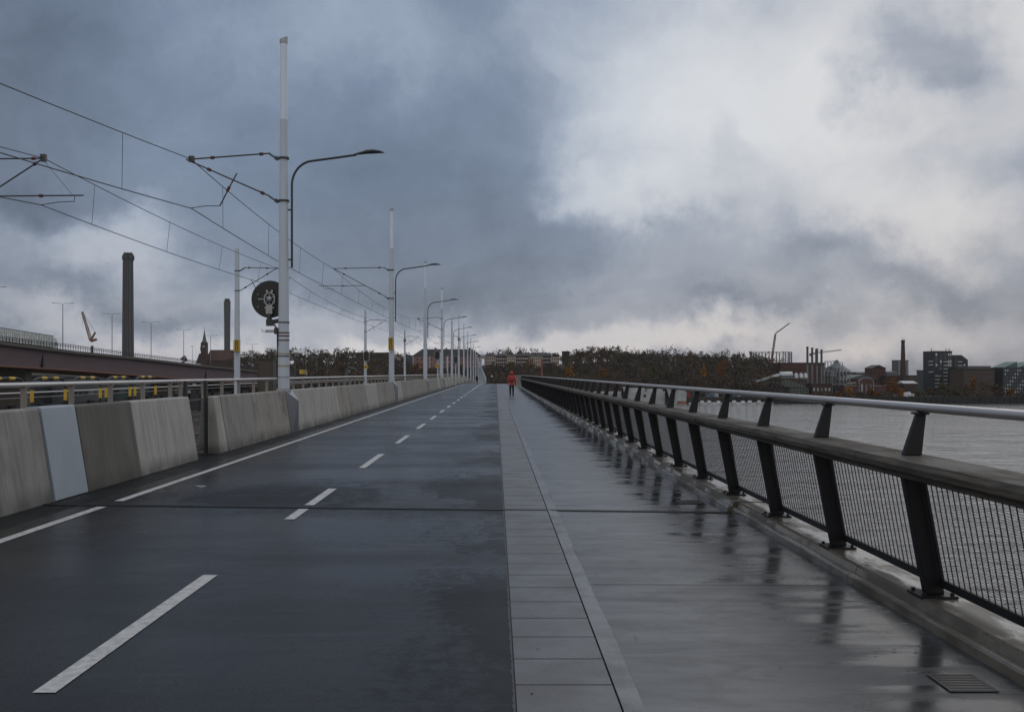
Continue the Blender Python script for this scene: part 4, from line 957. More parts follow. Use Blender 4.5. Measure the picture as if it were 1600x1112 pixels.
truck(676, 692, HX-6+9, 4.0, (M_YEL, M_YEL, M_TRUCKW), 'small yellow truck with white cab far along the road', 1)
# ------------------------------------------------------------------ buildings
def mesh_windows(t, x0, x1, z0, z1, nx, ny, yf, m, frac=(.45, .5), every=None, name='window'):
    b = None
    for j in range(ny):
        for i in range(nx):
            if every and not every(i, j): continue
            cx = x0+(x1-x0)*(i+.5)/nx; cz = z0+(z1-z0)*(j+.5)/ny; hw, hh = (x1-x0)/nx*frac[0]/2, (z1-z0)/ny*frac[1]/2
            o = MB().box(cx-hw, cx+hw, yf-.12, yf+.1, cz-hh, cz+hh).build(name, m(i, j) if callable(m) else m, t)
def building(name, label, px0, px1, pyt, pyb, Y, depth, m, roof=None, win=None, wm=None, roofm=None, roofh=0, cat='building', every=None, rot=0.0, frac=(.45, .5), zb=None):
    x0, x1 = wx(px0, Y), wx(px1, Y); z1 = wz(pyt, Y); z0 = wz(pyb, Y) if zb is None else zb; cx = (x0+x1)/2; hw = (x1-x0)/2
    t = thing(name, label, cat, (cx, Y, z0), rot); hgt = z1-z0; hr = roofh*Y/F
    MB().box(-hw, hw, 0, depth, 0, hgt).build('wall', m, t)
    roofm = roofm or M_ROOFD
    if roof == 'flat': MB().box(-hw-.3, hw+.3, -.3, depth+.3, hgt+.003, hgt+max(.5, hr)).build('roof', roofm, t)
    elif roof == 'hip':
        i = min(hw*.5, depth*.5); MB().hexa([(-hw-.6, -.6, hgt+.003), (hw+.6, -.6, hgt+.003), (hw+.6, depth+.6, hgt+.003), (-hw-.6, depth+.6, hgt+.003), (-hw+i, depth*.45, hgt+hr), (hw-i, depth*.45, hgt+hr), (hw-i, depth*.55, hgt+hr), (-hw+i, depth*.55, hgt+hr)]).build('roof', roofm, t)
    elif roof == 'gable':  # ridge along y, gable faces camera
        b = MB(); a = [(-hw-.4, -.4, hgt+.003), (hw+.4, -.4, hgt+.003), (0, -.4, hgt+hr)]; c = [(p[0], depth+.4, p[2]) for p in a]; b.poly(a); b.poly(list(reversed(c)))
        for k in range(3): q = (k+1) % 3; b.poly([a[q], a[k], c[k], c[q]])
        b.build('roof', roofm, t)
    elif roof == 'ridge':  # ridge along x
        b = MB(); a = [(-hw-.5, -.5, hgt+.003), (-hw-.5, depth+.5, hgt+.003), (-hw-.5, depth/2, hgt+hr)]; c = [(hw+.5, p[1], p[2]) for p in a]; b.poly(list(reversed(a))); b.poly(c)
        for k in range(3): q = (k+1) % 3; b.poly([a[k], a[q], c[q], c[k]])
        b.build('roof', roofm, t)
    if win:
        nx, ny, zf0, zf1 = win; mesh_windows(t, -hw*.94, hw*.94, hgt*zf0, hgt*zf1, nx, ny, 0, wm or M_WIN, frac, every)
    return t, hw, hgt
def chimneys(t, hw, z, n, depth, m=M_BRICKD, s=1.2, h=2.2):
    for k in range(n): x = -hw+2*hw*(k+.5)/n+random.uniform(-1, 1); MB().box(x-s/2, x+s/2, depth*.45, depth*.45+s, z-.6, z+h).build('chimney', m, t)
# hill top: pink block, mid block, row
t, hw, hg = building('pink_apartment_block', 'wide pink block with dark roof behind the pole row', 645, 752, 556, 585, 800, 14, M_PINK, 'hip', (14, 3, .12, .95), roofh=11); chimneys(t, hw*.85, hg+4.6, 5, 14, M_ROOFD)
for k in range(5): x = -hw+2*hw*k/4*.98+.3; MB().box(x-.5, x+.5, -.3, -.15, 0, hg).build('white_pilaster', M_TRIMW, t)
building('long_dark_roof_block', 'long low block with flat dark roof over the woods', 556, 606, 552.5, 575, 860, 14, M_BRICKD, 'flat', (16, 2, .4, .95), roofh=2)
t_, a_, b__ = building('dark_green_hall', 'dark slab building left of the pink block', 632, 646, 556, 580, 812, 10, M_SLATE, 'flat')
rows = [(757, 775, 556, 'hip', M_CREAM, 'cream gabled apartment house above the walker, left end'), (775, 792, 556.5, 'hip', M_BROWNB, 'brown apartment house with pale windows left of walker'), (792, 806, 557, 'ridge', M_CREAM, 'cream apartment house directly above the walker'),
        (806, 826, 556, 'ridge', M_BRICKD, 'dark brick apartment house right of the walker'), (826, 848, 557, 'ridge', M_CREAM, 'long cream house left of the orange mast'), (848, 861, 556, 'ridge', M_BRICKD, 'dark red house right of the orange mast'), (861, 874, 557, 'gable', M_CREAM, 'cream gabled house at the right end of the hill row')]
for (a, c, yt, rf, m, lab) in rows:
    t, hw, hg = building('hill_apartment_house', lab, a, c, yt, 580, 815+random.uniform(-6, 6), 12, m, rf, (max(3, int((c-a)/3.2)), 3, .25, .95), roofh=4.5, wm=(M_WIN if m is M_CREAM else M_WINLIT)); chimneys(t, hw*.8, hg+2.0, 3, 12, M_ROOFD, .9, 1.2)
building('hill_rear_building', 'long dark roofed building behind the hill houses', 832, 848, 553, 580, 880, 14, M_BROWNB, 'ridge', (5, 2, .6, .95), roofh=2.5)
t, hw, hg = building('ridge_top_house', 'small dark block standing on the ridge skyline', 879, 890, 549.5, 580, 890, 10, M_BLOCK, 'flat', (4, 2, .6, .95), roofh=1)
t, hw, hg = building('hilltop_institution', 'low building with pale window band on the wooded ridge', 970, 1022, 556, 575, 870, 12, M_GREYB, 'ridge', (20, 1, .6, .95), roofh=4)
chimneys(t, hw*.8, hg+2, 3, 12, M_ROOFD)

# right shore
BZ = -14.2
t, hw, hg = building('brick_power_hall', 'big red brick hall behind four steel stacks', 1219, 1290, 567.5, 610, 790, 25, M_BRICK, 'flat', (12, 1, .55, .9), roofh=1.2, frac=(.25, .9), wm=M_BRICKD, zb=BZ)
for k, (px, yt) in enumerate(((1261.6, 541.5), (1269, 543), (1276.5, 544.5), (1283.6, 546))):
    Y = 735; t = thing('steel_stack', ['leftmost of four dark steel stacks by the brick hall', 'second of four steel stacks from the left', 'third of four steel stacks from the left', 'rightmost of four dark steel stacks by the brick hall'][k], 'chimney', (wx(px, Y), Y, BZ), group='four steel stacks')
    h = wz(yt, Y)-BZ; MB().tube([(0, 0, 0), (0, 0, h*.62)], .75, 12).build('flue', M_PIPE, t); MB().tube([(0, 0, h*.62), (0, 0, h-.8)], .80, 12).build('upper_flue', M_CHIM, t); MB().tube([(0, 0, h-.8), (0, 0, h)], .95, 12).build('cap', M_CHIMD, t)
def process_tower(px, yt, Y, n, lab):
    t = thing('pipework_tower', lab, 'pipework', (wx(px, Y), Y, BZ), group='pipework towers'); h = wz(yt, Y)-BZ
    for i in range(n):
        x = (i-(n-1)/2)*2.3; r = random.uniform(.6, .85); MB().tube([(x, 0, 0), (x, 0, h-2-random.random()*3)], r, 10).build('vessel', M_PIPE, t)
        pts = [(x, -.9, h*.5), (x, -.9, h-1.2)]+[(x+1.1*(1-cos(pi*k/6)), -.9, h-1.2+1.2*sin(pi*k/6)) for k in range(1, 7)]+[(x+2.2, -.9, h*.55)]
        MB().tube(pts, .28, 6).build('pipe_loop', M_GALV, t)
    for z in (h*.3, h*.55, h*.8): MB().box(-n*1.3, n*1.3, -1.6, 1.6, z, z+.35).build('gantry', M_GREENST, t)
    for z in (h*.3+.9, h*.55+.9): MB().box(-n*1.3, n*1.3, -1.65, -1.55, z, z+.12).build('handrail', M_SILV, t)
process_tower(1293, 564, 715, 3, 'grey pipework tower right of the four stacks'); process_tower(1306, 566, 705, 3, 'grey pipework tower in front of the domed roof'); process_tower(1317, 577, 700, 3, 'shorter pipework tower beside the low brick hall')
# tanks on frame
t = thing('tank_frame', 'green steel frame below the silver tanks', 'steel frame', (wx(1241, 700), 700, BZ))
b = MB()
for px in range(1221, 1263, 5):
    x = wx(px, 700)-wx(1241, 700)
    for yy in (0, 8): b.bar((x, yy, 0), (x, yy, wz(591, 700)-BZ), .5)
for z in (4, 8): b.box(-9.5, 9.5, -.4, 8.4, z, z+.5)
b.build('columns', M_GREENST, t); b = MB(); b.box(-9.5, 9.5, -1, 9, wz(591, 700)-BZ+.01, wz(591, 700)-BZ+.5); b.build('platform', M_PIPE, t)
t = thing('silver_tank', 'long horizontal silver tank on the green frame', 'tank', W(1230, 586, 700)); MB().tube([(-4.6, 3, .2), (-4.2, 3, .2), (4.2, 3, .2), (4.6, 3, .2)], [1.6, 2.3, 2.3, 1.6], 16).build('shell', M_SILV, t)
for k in (-2.5, 2.5): MB().box(k-.2, k+.2, 1.2, 4.8, -2.6, -1.2).build('saddle', M_PIPE, t)
for k, px in enumerate((1246, 1254, 1261)):
    t = thing('round_silver_tank', ['round silver tank next to the long tank', 'middle round silver tank on the green frame', 'round silver tank nearest the first steel stack'][k], 'tank', W(px, 587, 700)); b = MB(); b.tube([(0, 3, -2.4), (0, 3, .4), (0, 3, 1.6), (0, 3, 2.1)], [1.6, 1.6, 1.1, .2], 14); b.build('shell', M_SILV, t); MB().tube([(1.2, 2, -2.3), (1.2, 2, 1.2), (0, 2, 2.2)], .2, 6).build('pipe', M_GALV, t)
building('pump_house', 'low brick pump house below the steel stacks', 1268, 1300, 600, 620, 690, 12, M_BRICKD, 'flat', (5, 1, .3, .8), wm=M_WINLIT, zb=BZ)
building('green_shed', 'low green shed right of the coal pile', 1234, 1264, 606, 620, 690, 10, M_GREENST, 'flat', (6, 1, .4, .9), zb=BZ)
# domed gasometer building
t = thing('domed_gas_holder', 'round building with faceted zinc roof and lantern', 'building', (wx(1319, 900), 900, BZ)); rad = 23*900/F*1.0; zt = wz(581, 900)-BZ; n = 20
MB().tube([(0, 20, 0), (0, 20, zt)], rad, n, smooth=False).build('wall', M_BRICKD, t)
MB().tube([(0, 20, zt+.01), (0, 20, wz(572, 900)-BZ), (0, 20, wz(567, 900)-BZ)], [rad+.6, rad*.55, rad*.18], n, smooth=False).build('roof', M_DOME, t)
MB().tube([(0, 20, wz(567, 900)-BZ+.01), (0, 20, wz(563.5, 900)-BZ), (0, 20, wz(561.5, 900)-BZ)], [rad*.17, rad*.17, .3], 8, smooth=False).build('lantern', M_SLATE, t)
# brick works
t, hw, hg = building('low_brick_hall', 'low red brick hall with white gable trim near the quay', 1319, 1386, 602, 617, 690, 30, M_BRICK, 'gable', (9, 1, .2, .8), roofh=5, roofm=M_BRICKD, zb=BZ)
MB().box(-hw, -5.2, -.35, -.05, hg-.4, hg+.35).build('white_cornice', M_TRIMW, t); MB().box(5.2, hw, -.35, -.05, hg-.4, hg+.35).build('white_cornice', M_TRIMW, t)
b = MB(); a = [(-5, -1.2, 0), (5, -1.2, 0), (5, -1.2, hg+3), (2.5, -1.2, hg+5), (-2.5, -1.2, hg+5), (-5, -1.2, hg+3)]; b.poly(a); c = [(p[0], 4, p[2]) for p in a]; b.poly(list(reversed(c)))
for k in range(6): q = (k+1) % 6; b.poly([a[q], a[k], c[k], c[q]])
b.build('gable_front', M_BRICK, t); b = MB()
for p, q in zip(a[1:], a[2:]+[a[0]]): b.bar((p[0], -1.35, p[2]), (q[0], -1.35, q[2]), .3)
b.build('gable_trim', M_TRIMW, t)
for x in (-3, 0, 3): MB().box(x-.6, x+.6, -1.5, -1.3, 2, hg+1).build('tall_window', M_WINLIT, t)
building('brick_shed_range', 'row of brick sheds with grey sloping roofs behind quay', 1325, 1372, 592, 612, 740, 30, M_BRICKD, 'gable', None, roofh=7, roofm=M_GREYB, zb=BZ)
building('tall_brick_house', 'tall brick works building with slanted dark roof', 1363, 1384, 575, 612, 770, 16, M_BRICK, 'gable', (3, 2, .5, .9), roofh=5, wm=M_ROOFD, zb=BZ)
building('brick_side_wing', 'lower dark brick wing right of the tall brick house', 1384, 1406, 588, 612, 760, 16, M_BRICKD, 'flat', (6, 2, .2, .9), zb=BZ)
t = thing('brick_chimney', 'tall dark red brick factory chimney', 'chimney', (wx(1411, 800), 800, BZ)); h = wz(531, 800)-BZ
MB().tube([(0, 0, 0), (0, 0, h)], [2.6, 1.25], 16).build('shaft', M_BRICKD, t); MB().tube([(0, 0, h-2), (0, 0, h-.2)], 1.5, 16).build('rim', M_BRICKD, t)
for x in (-.5, 1): MB().tube([(x, 0, h), (x, 0, h+2.4)], .1, 5).build('lightning_rod', M_STRUCT, t)
building('grey_tower_block', 'pale grey tower block behind the brick chimney', 1403, 1419.5, 563, 600, 1300, 20, M_GREYB, 'flat', (5, 12, .05, .97), zb=BZ, wm=M_WINLIT)
building('long_far_block', 'long dark low block between chimney and dark tower', 1418, 1447, 587, 612, 900, 20, M_BROWNB, 'flat', (10, 3, .1, .9), zb=BZ)
t, hw, hg = building('white_roof_shed', 'small brick shed with pale roof near the quay', 1413, 1433, 599, 615, 700, 14, M_BRICKD, 'ridge', (5, 1, .2, .7), roofh=4, roofm=M_ROCK, zb=BZ)
building('narrow_grey_house', 'narrow slate grey apartment house left of dark tower', 1446.5, 1459, 579, 612, 740, 16, M_GREYB, 'flat', (4, 7, .1, .95), zb=BZ)
# black apartment tower
def black_tower():
    Y = 720; t = thing('dark_apartment_tower', 'near black stepped apartment tower with pale balconies', 'building', (wx(1459, Y), Y, BZ)); k = Y/F
    zt = wz(549.5, Y)-BZ; z2 = wz(554.5, Y)-BZ; z3 = wz(562, Y)-BZ; w1 = 28.5*k; w2 = 15.5*k+w1; w3 = 54*k
    MB().box(0, w1, 0, 18, 0, zt).build('wall', M_BLOCK, t); MB().box(w1+.002, w2, .6, 18, 0, z2).build('wing_wall', M_BLOCK, t)
    MB().hexa([(w2+.002, .6, 0), (w3, .6, 0), (w3, 18, 0), (w2+.002, 18, 0), (w2+.002, .6, z2), (w3, .6, z3), (w3, 18, z3), (w2+.002, 18, z2)]).build('sloped_wing', M_BLOCK, t)
    MB().box(-.2, w1+.2, -.2, 18, zt+.003, zt+.6).build('roof', M_ROOFD, t)
    for x in (0, 23*k, 28*k): MB().tube([(x, 4, zt), (x, 4, zt+2.4)], .3, 6).build('antenna', M_PIPE, t)
    fl = 5.55*k
    def win(px, row, lit, wd=1.1): x = (px-1459)*k; z = zt-fl*(row+.75); MB().box(x-wd/2, x+wd/2, -.12, .1 if px < 1487.5 else .7, z-.9, z+.9).build('window', M_WINLIT if lit else M_WIN, t)
    def balc(px, row): x = (px-1459)*k; z = zt-fl*(row+.75); y0 = -1.3 if px < 1487.5 else -.7; MB().box(x-1.45, x+1.45, y0, y0+1.2, z-.55, z+.2).build('balcony', M_BALC, t)
    for r in range(10):
        win(1463, r, r % 3 == 0); win(1470, r, r in (2, 4, 6)); win(1482.3, r, r in (0, 2, 3), .9); win(1485.4, r, r in (0, 2, 3), .9)
        if r >= 6: balc(1464, r)
        if 2 <= r-0 <= 8: balc(1477, r)
        else: win(1477, r, False, 1.6)
        if r >= 1: win(1493, r, False)
        if r >= 6: balc(1492.5, r)
        if 2 <= r <= 5: balc(1499.8, r)
        if r >= 3: win(1507, r, r == 3)
    for r in (2, 3, 5): z = zt-fl*(r+.7); MB().box(-2.6, -.003, .5, 3, z-.3, z+.4).build('side_balcony', M_BALC, t)
black_tower()
t, hw, hg = building('brown_brick_block', 'broad brown brick block right of the dark tower', 1506, 1554, 577, 615, 690, 22, M_BROWNB, 'flat', (12, 5, .25, .95), zb=BZ); MB().box(-hw*.65, hw*.9, 3, 20, hg+.52, hg+2.4).build('roof_storey', M_GREYB, t)
t, hw, hg = building('glass_link_house', 'teal glazed house between brown block and green roofs', 1556, 1569, 581, 614, 720, 16, M_SLATE, 'flat', (4, 6, .3, .95), wm=M_WINLIT, zb=BZ)
t, hw, hg = building('green_roof_apartments', 'dark apartment house with green sloping roofs at the right edge', 1567, 1625, 574, 615, 690, 18, M_BLOCK, None, (14, 7, .08, .96), zb=BZ, wm=lambda i, j: M_WINLIT if (i*7+j*3) % 5 in (0, 3) else M_SLATE, frac=(.4, .5))
for (a, c) in ((-hw+1, -hw+10), (-hw+11, -hw+21)): MB().hexa([(a, 0, hg+.01), (c, 0, hg+.01), (c, 17, hg+.01), (a, 17, hg+.01), (a+.1, 0, hg+.2), (c, 0, hg+4), (c, 17, hg+4), (a+.1, 17, hg+.2)]).build('roof', M_GREEN, t)
# low skyline behind
for k, (a, c, yt, Y, lab) in enumerate(((1340, 1364, 583, 1000, 'distant dark block behind the brick halls'), (1386, 1402, 582, 1100, 'distant pale roofed block left of the brick chimney'), (1196, 1222, 578, 1050, 'distant block behind the gas holder frame'))): building('distant_block', lab, a, c, yt, 600, Y, 20, (M_BROWNB, M_GREYB, M_BRICKD)[k], 'ridge', (6, 2, .3, .9), roofh=2, zb=BZ)
# gas holder frame
t = thing('gas_holder_frame', 'round open lattice frame of an old gas holder', 'gas holder', (wx(1213, 1000), 1000, BZ)); rad = 20.6; ht = wz(549, 1000)-BZ; n = 18
for k in range(n):
    a = 2*pi*(k+.5)/n; a2 = 2*pi*(k+1.5)/n; p = (rad*cos(a), 20+rad*sin(a)); q = (rad*cos(a2), 20+rad*sin(a2))
    MB().tube([(p[0], p[1], 0), (p[0], p[1], ht)], .55, 6).build('column', M_PIPE, t)
    b = MB()
    for z in (ht*.28, ht*.52, ht*.76, ht*.99): b.bar((p[0], p[1], z), (q[0], q[1], z), .35)
    for z0, z1 in ((ht*.28, ht*.52), (ht*.52, ht*.76), (ht*.76, ht*.99)): b.bar((p[0], p[1], z0), (q[0], q[1], z1), .12); b.bar((p[0], p[1], z1), (q[0], q[1], z0), .12)
    b.build('ring_bracing', M_PIPE, t)
# lattice helper and cranes
def lattice(a, c, w0, w1, r, n):
    b = MB(); a = Vector(a); c = Vector(c); d = (c-a).normalized(); u = d.cross(Vector((0, 1, 0))).normalized(); v = Vector((0, 1, 0)); pr = None
    for i in range(n+1):
        s = i/n; p = a.lerp(c, s); ww = (w0+(w1-w0)*s)/2; cor = [p+u*ww+v*ww, p-u*ww+v*ww, p-u*ww-v*ww, p+u*ww-v*ww]
        if pr:
            for k in range(4): b.bar(pr[k], cor[k], r); b.bar(pr[k], cor[(k+1) % 4], r*.7)
        pr = cor
    return b
Y = 780; base = W(1202, 590, Y); t = thing('mobile_crane', 'red jib crane leaning over the wooded hill end', 'crane', base); L = lambda px, py: W(px, py, Y)-base
lattice(L(1202, 590), L(1211.5, 522), 1.4, .9, .35, 16).build('mast', M_CRANE, t); lattice(L(1211.5, 521), L(1233.5, 505), .8, .4, .25, 10).build('jib', M_STRUCT, t)
MB().bar(L(1193.5, 560), L(1201, 549), .35).build('strut', M_STRUCT, t); MB().bar(L(1196, 566), L(1202, 557), .35).build('strut', M_STRUCT, t); MB().box(-2.5, 2.5, -1.5, 1.5, -2, 1.5).build('cab', M_CRANE, t)
Y = 1100; base = Vector((wx(1276, Y), Y, BZ)); t = thing('tower_crane', 'pale tower crane with long jib behind the steel stacks', 'crane', base); L = lambda px, py: W(px, py, Y)-base
lattice((0, 0, 0), L(1276, 545), 2, 2, .5, 20).build('mast', M_STRUCT, t); lattice(L(1265, 554), L(1276, 551), 1.6, 1.6, .5, 4).build('counter_jib', M_STRUCT, t); lattice(L(1277, 551), L(1315, 546.5), 1.6, .8, .35, 14).build('jib', M_PIPE, t)
MB().box(L(1265, 555).x, L(1269, 555).x, -1, 1, L(1265, 556).z, L(1265, 552).z).build('counterweight', M_STRUCT, t)
Y = 900; base = W(145, 545, Y); t = thing('harbour_crane', 'orange and white lattice crane left of the tall chimney', 'crane', base); L = lambda px, py: W(px, py, Y)-base
lattice(L(142, 532), L(128.5, 487), 2.0, 1.2, .4, 14).build('jib', mat('crane_jib', (.26, .20, .15), .6, col2=(.13, .06, .035), scale=.12), t); lattice(L(141, 533), L(149, 519), 1.5, .8, .4, 5).build('back_mast', M_CRANE, t)
MB().bar(L(142, 533), L(151, 530), 2.0).build('machine_house', M_CRANE, t); MB().tube([L(144, 540), L(144, 600)], 1.2, 8).build('column', M_STRUCT, t)
b = MB(); b.tube([L(129, 487), L(149, 519)], .12, 4); b.tube([L(128.5, 487), L(128.5, 510)], .1, 4); b.build('cable', M_STRUCT, t)
Y = 500; base = W(543, 592, Y); t = thing('excavator_arm', 'teal excavator arm raised above the tube railing', 'excavator', base); L = lambda px, py: W(px, py, Y)-base
MB().bar(L(540.5, 589), L(543, 576), 1.2, 1.0).build('boom', M_SLATE, t); MB().tube([L(543, 574), L(549, 574.5), L(555, 577), L(558, 581)], [.5, .6, .45, .3], 6).build('stick', M_SLATE, t); MB().bar(L(545, 582), L(547, 578), .3).build('ram', M_SILV, t); MB().box(-3, 2, -1.5, 1.5, -4, 0).build('cab', M_SLATE, t)
# chimneys on the left
def big_chimney():
    Y = 1200; t = thing('tall_chimney', 'tallest concrete chimney with ribs and a dark top', 'chimney', (wx(200.3, Y), Y, BZ)); h = wz(396, Y)-BZ; r0, r1 = 7.0, 5.9
    MB().tube([(0, 0, 0), (0, 0, h-9)], [r0, r1], 24).build('shaft', M_CHIM, t)
    for a in (-1.95, -1.57, -1.15, -2.6, -.55):
        MB().bar((r0*cos(a), r0*sin(a), 0), (r1*cos(a), r1*sin(a), h-10), .8, .8).build('dark_rib', M_CHIMD, t)
    MB().tube([(0, 0, h-9), (0, 0, h-6), (0, 0, h-1)], [r1+.5, r1+.8, r1+.2], 24).build('top_collar', M_CHIMD, t)
    for k in range(8): a = 2*pi*k/8; MB().box((r1+.6)*cos(a)-.8, (r1+.6)*cos(a)+.8, (r1+.6)*sin(a)-.8, (r1+.6)*sin(a)+.8, h-7, h-3).build('vent', M_CHIM, t)
    MB().tube([(0, 0, h-1), (0, 0, h+.6)], r1*.9, 20).build('flue', M_CHIMD, t)
    for sgn in (-1, 1): MB().tube([(r1*.7*sgn, -2, h-1), (r1*.7*sgn, -2, h+1.8)], .3, 6).build('rod', M_CHIMD, t)
big_chimney()
Y = 1300; t = thing('flared_chimney', 'smaller smooth grey chimney with flared black top', 'chimney', (wx(355, Y), Y, BZ)); h = wz(468, Y)-BZ
MB().tube([(0, 0, 0), (0, 0, h*.72), (0, 0, h-2)], [3.9, 3.9, 4.4], 20).build('shaft', M_CHIM, t); MB().tube([(0, 0, h-2), (0, 0, h+1)], 3.3, 18).build('flue', M_CHIMD, t)
# thin smoke drifting from the tall chimney is left to the cloud
Y = 1000; base = Vector((wx(318, Y), Y, BZ)); t = thing('church', 'dark brick church with green copper spire and long red roof', 'church', base); k = Y/F; zz = lambda py: wz(py, Y)-BZ
MB().box(-4.5*k, 4.5*k, 0, 6, 0, zz(535)).build('tower', M_BRICKD, t); MB().tube([(0, 3, zz(535)+.01), (0, 3, zz(531)), (0, 3, zz(515))], [4.8*k, 3.0*k, .15], 8, smooth=False).build('spire', M_GREEN, t)
MB().tube([(0, 3, zz(515)), (0, 3, zz(510))], .12, 4).build('cross', M_STRUCT, t); MB().tube([(0, -.1, zz(541)), (0, -.25, zz(541))], 1.1, 12).build('clock_face', M_TRIMW, t)
for x in (-2.8, 2.8): MB().box(x-.5, x+.5, -.15, .1, zz(548), zz(538.5)-1.5).build('belfry_window', M_WIN, t)
MB().box(-3*k, 45*k, 4, 24, 0, zz(563)).build('nave', M_BRICKD, t)
b = MB(); a = [(1*k, 4-.5, zz(563)+.01), (1*k, 24.5, zz(563)+.01), (4.5*k, 14, zz(546))]; c = [(45.5*k, 3.5, zz(563)+.01), (45.5*k, 24.5, zz(563)+.01), (41*k, 14, zz(546))]; b.poly(list(reversed(a))); b.poly(c)
for q in range(3): r_ = (q+1) % 3; b.poly([a[q], a[r_], c[r_], c[q]])
b.build('roof', mat('red_tile_roof', (.060, .026, .022), .8, var=.25, scale=.3), t); MB().hexa([(-14*k, 3, zz(568)), (-4.6*k, 3, zz(568)), (-4.6*k, 12, zz(568)), (-14*k, 12, zz(568)), (-10*k, 7, zz(552)), (-4.6*k, 7, zz(552)), (-4.6*k, 8, zz(552)), (-10*k, 8, zz(552))]).build('side_chapel_roof', M_BRICKD, t)
# buildings below the highway
for k, (a, c, yt, Y, m, lab) in enumerate(((-60, 12, 582, 420, M_GREYB, 'grey warehouse under the girder bridge at left edge'), (12, 66, 588, 460, M_ROOFD, 'dark warehouse under the girder bridge'), (68, 150, 590, 470, M_GREYB, 'blue grey warehouse behind the hoop guards'), (150, 215, 591, 500, M_SLATE, 'slate warehouse behind the last hoop guards'), (215, 330, 594, 520, M_ROOFD, 'long dark warehouse left of the catenary pole'), (330, 470, 598, 560, M_BROWNB, 'low brown warehouse behind the cabinet'))):
    building('warehouse', lab, a, c, yt, 620, Y, 20, m, 'flat', (max(4, int((c-a)/9)), 2, .35, .95), zb=BZ, wm=(lambda i, j: M_WINLIT if (i*3+j) % 4 == 0 else M_WIN), frac=(.7, .45))
# barge, sheds, coal
Y = 636; base = Vector((wx(998, Y), Y, -18.3)); t = thing('barge', 'long weathered white barge hull moored at the far shore', 'barge', base); k = Y/F; zz = lambda py: wz(py, Y)+18.3; xx = lambda px: (px-998)*k
MB().hexa([(xx(905), 0, 0), (xx(1072), 0, 0), (xx(1072), 12, 0), (xx(905), 12, 0), (xx(900), 0, zz(612)), (xx(1073), 0, zz(612)), (xx(1073), 12, zz(612)), (xx(900), 12, zz(612))]).build('hull', M_BARGE, t)
MB().box(xx(985), xx(1008), 1, 11, zz(612)+.01, zz(606.5)).build('deck_house', M_BARGE, t); MB().box(xx(1012), xx(1036), 1, 11, zz(612)+.01, zz(608)).build('hatch_cover', M_BARGE, t); MB().box(xx(1060), xx(1071), 1, 11, zz(612)+.01, zz(606)).build('wheelhouse', M_BARGE, t)
for px in (971, 1039): b = MB(); b.hexa([(xx(px), -2.2, zz(632)), (xx(px+10), -.05, zz(632)), (xx(px+10), 0, zz(632)), (xx(px), 0, zz(632)), (xx(px), -1.2, zz(605)), (xx(px+1), -.6, zz(605)), (xx(px+1), 0, zz(605)), (xx(px), 0, zz(605))]); b.build('ramp_gap', M_BLACK, t); MB().hexa([(xx(px+9), -2.5, zz(632)), (xx(px+12), -2.5, zz(632)), (xx(px+12), -.05, zz(632)), (xx(px+9), -.05, zz(632)), (xx(px+1), -2.5, zz(604)), (xx(px+9), -2.5, zz(604)), (xx(px+9), -.05, zz(604)), (xx(px+1), -.05, zz(604))]).build('ramp', M_TRIMW, t)
MB().box(xx(1005.5), xx(1009.5), -.08, .3, zz(620.5), zz(616)).build('hull_opening', M_BLACK, t); MB().box(xx(1058), xx(1073), -.06, .3, .3, 2.2).build('rust_band', M_FLANGE, t)
for k_, (a, c, yt, yb, m, lab) in enumerate(((1073.5, 1080, 612, 621, M_REDC, 'red container beside the barge'), (1082, 1092, 613, 624, M_SLATE, 'dark grey container near the barge'), (1104, 1117, 618, 625, M_BLUEC, 'blue container on the far quay'), (1117, 1123, 615, 624, M_BARGE, 'white container end on the far quay'), (1145, 1152, 616, 625, M_BLUEC, 'blue container in the container row'), (1152, 1158, 616, 624, M_BARGE, 'white container in the container row'), (1158, 1164, 616.5, 624, M_GREYB, 'grey container in the container row'), (1190, 1200, 618, 625, M_GREYB, 'long grey container on the quay'))):
    Y = 664; t = thing('shipping_container', lab, 'container', Vector((wx((a+c)/2, Y), Y, BZ)), group='containers on the far quay'); hw = (c-a)/2*Y/F; h = max(2.5, wz(yt, Y)-BZ); MB().box(-hw, hw, 0, 3, .1, h).build('box', m, t)
    b = MB(); n = int(hw*2/.6); 
    for i in range(n): x = -hw+.3+i*.6; b.box(x, x+.15, -.08, -.003, .3, h-.2)
    b.build('corrugation', m, t)
def mound(name, px0, px1, yt, Y, m, label, cat, depth=40):
    x0, x1 = wx(px0, Y), wx(px1, Y); h = wz(yt, Y)-BZ; b = MB(); nx, ny = 22, 10
    for j in range(ny+1):
        for i in range(nx+1):
            u, v = i/nx, j/ny; s = (sin(pi*u)**.8)*(sin(pi*v)**.8); b.v.append((x0+(x1-x0)*u, Y+depth*v, BZ-.1+h*s*(1+random.uniform(-.12, .12))))
    for j in range(ny):
        for i in range(nx): q = j*(nx+1)+i; b.f.append((q, q+1, q+nx+2, q+nx+1)); b.sm.append(False)
    tag(b.build(name, m), label, cat)
mound('coal_pile', 1120, 1262, 592, 690, M_COAL, 'long dark coal pile behind the far quay', 'coal pile')
mound('earth_bank', 1040, 1160, 604, 680, M_LAND, 'low dark earth bank right of the barge', 'earth bank')
mound('rubble_heap', 1411, 1436, 612, 668, M_ROCK, 'bright pale rubble heap below the brick chimney', 'rubble heap', 10)
Y = 700; t = thing('conveyor', 'pale conveyor rising from the coal pile to the tanks', 'conveyor', W(1205, 595, Y)); MB().bar(W(1165, 600, Y)-W(1205, 595, Y), W(1218, 585, Y)-W(1205, 595, Y), 1.6).build('belt_housing', M_SILV, t)
b = MB(); 
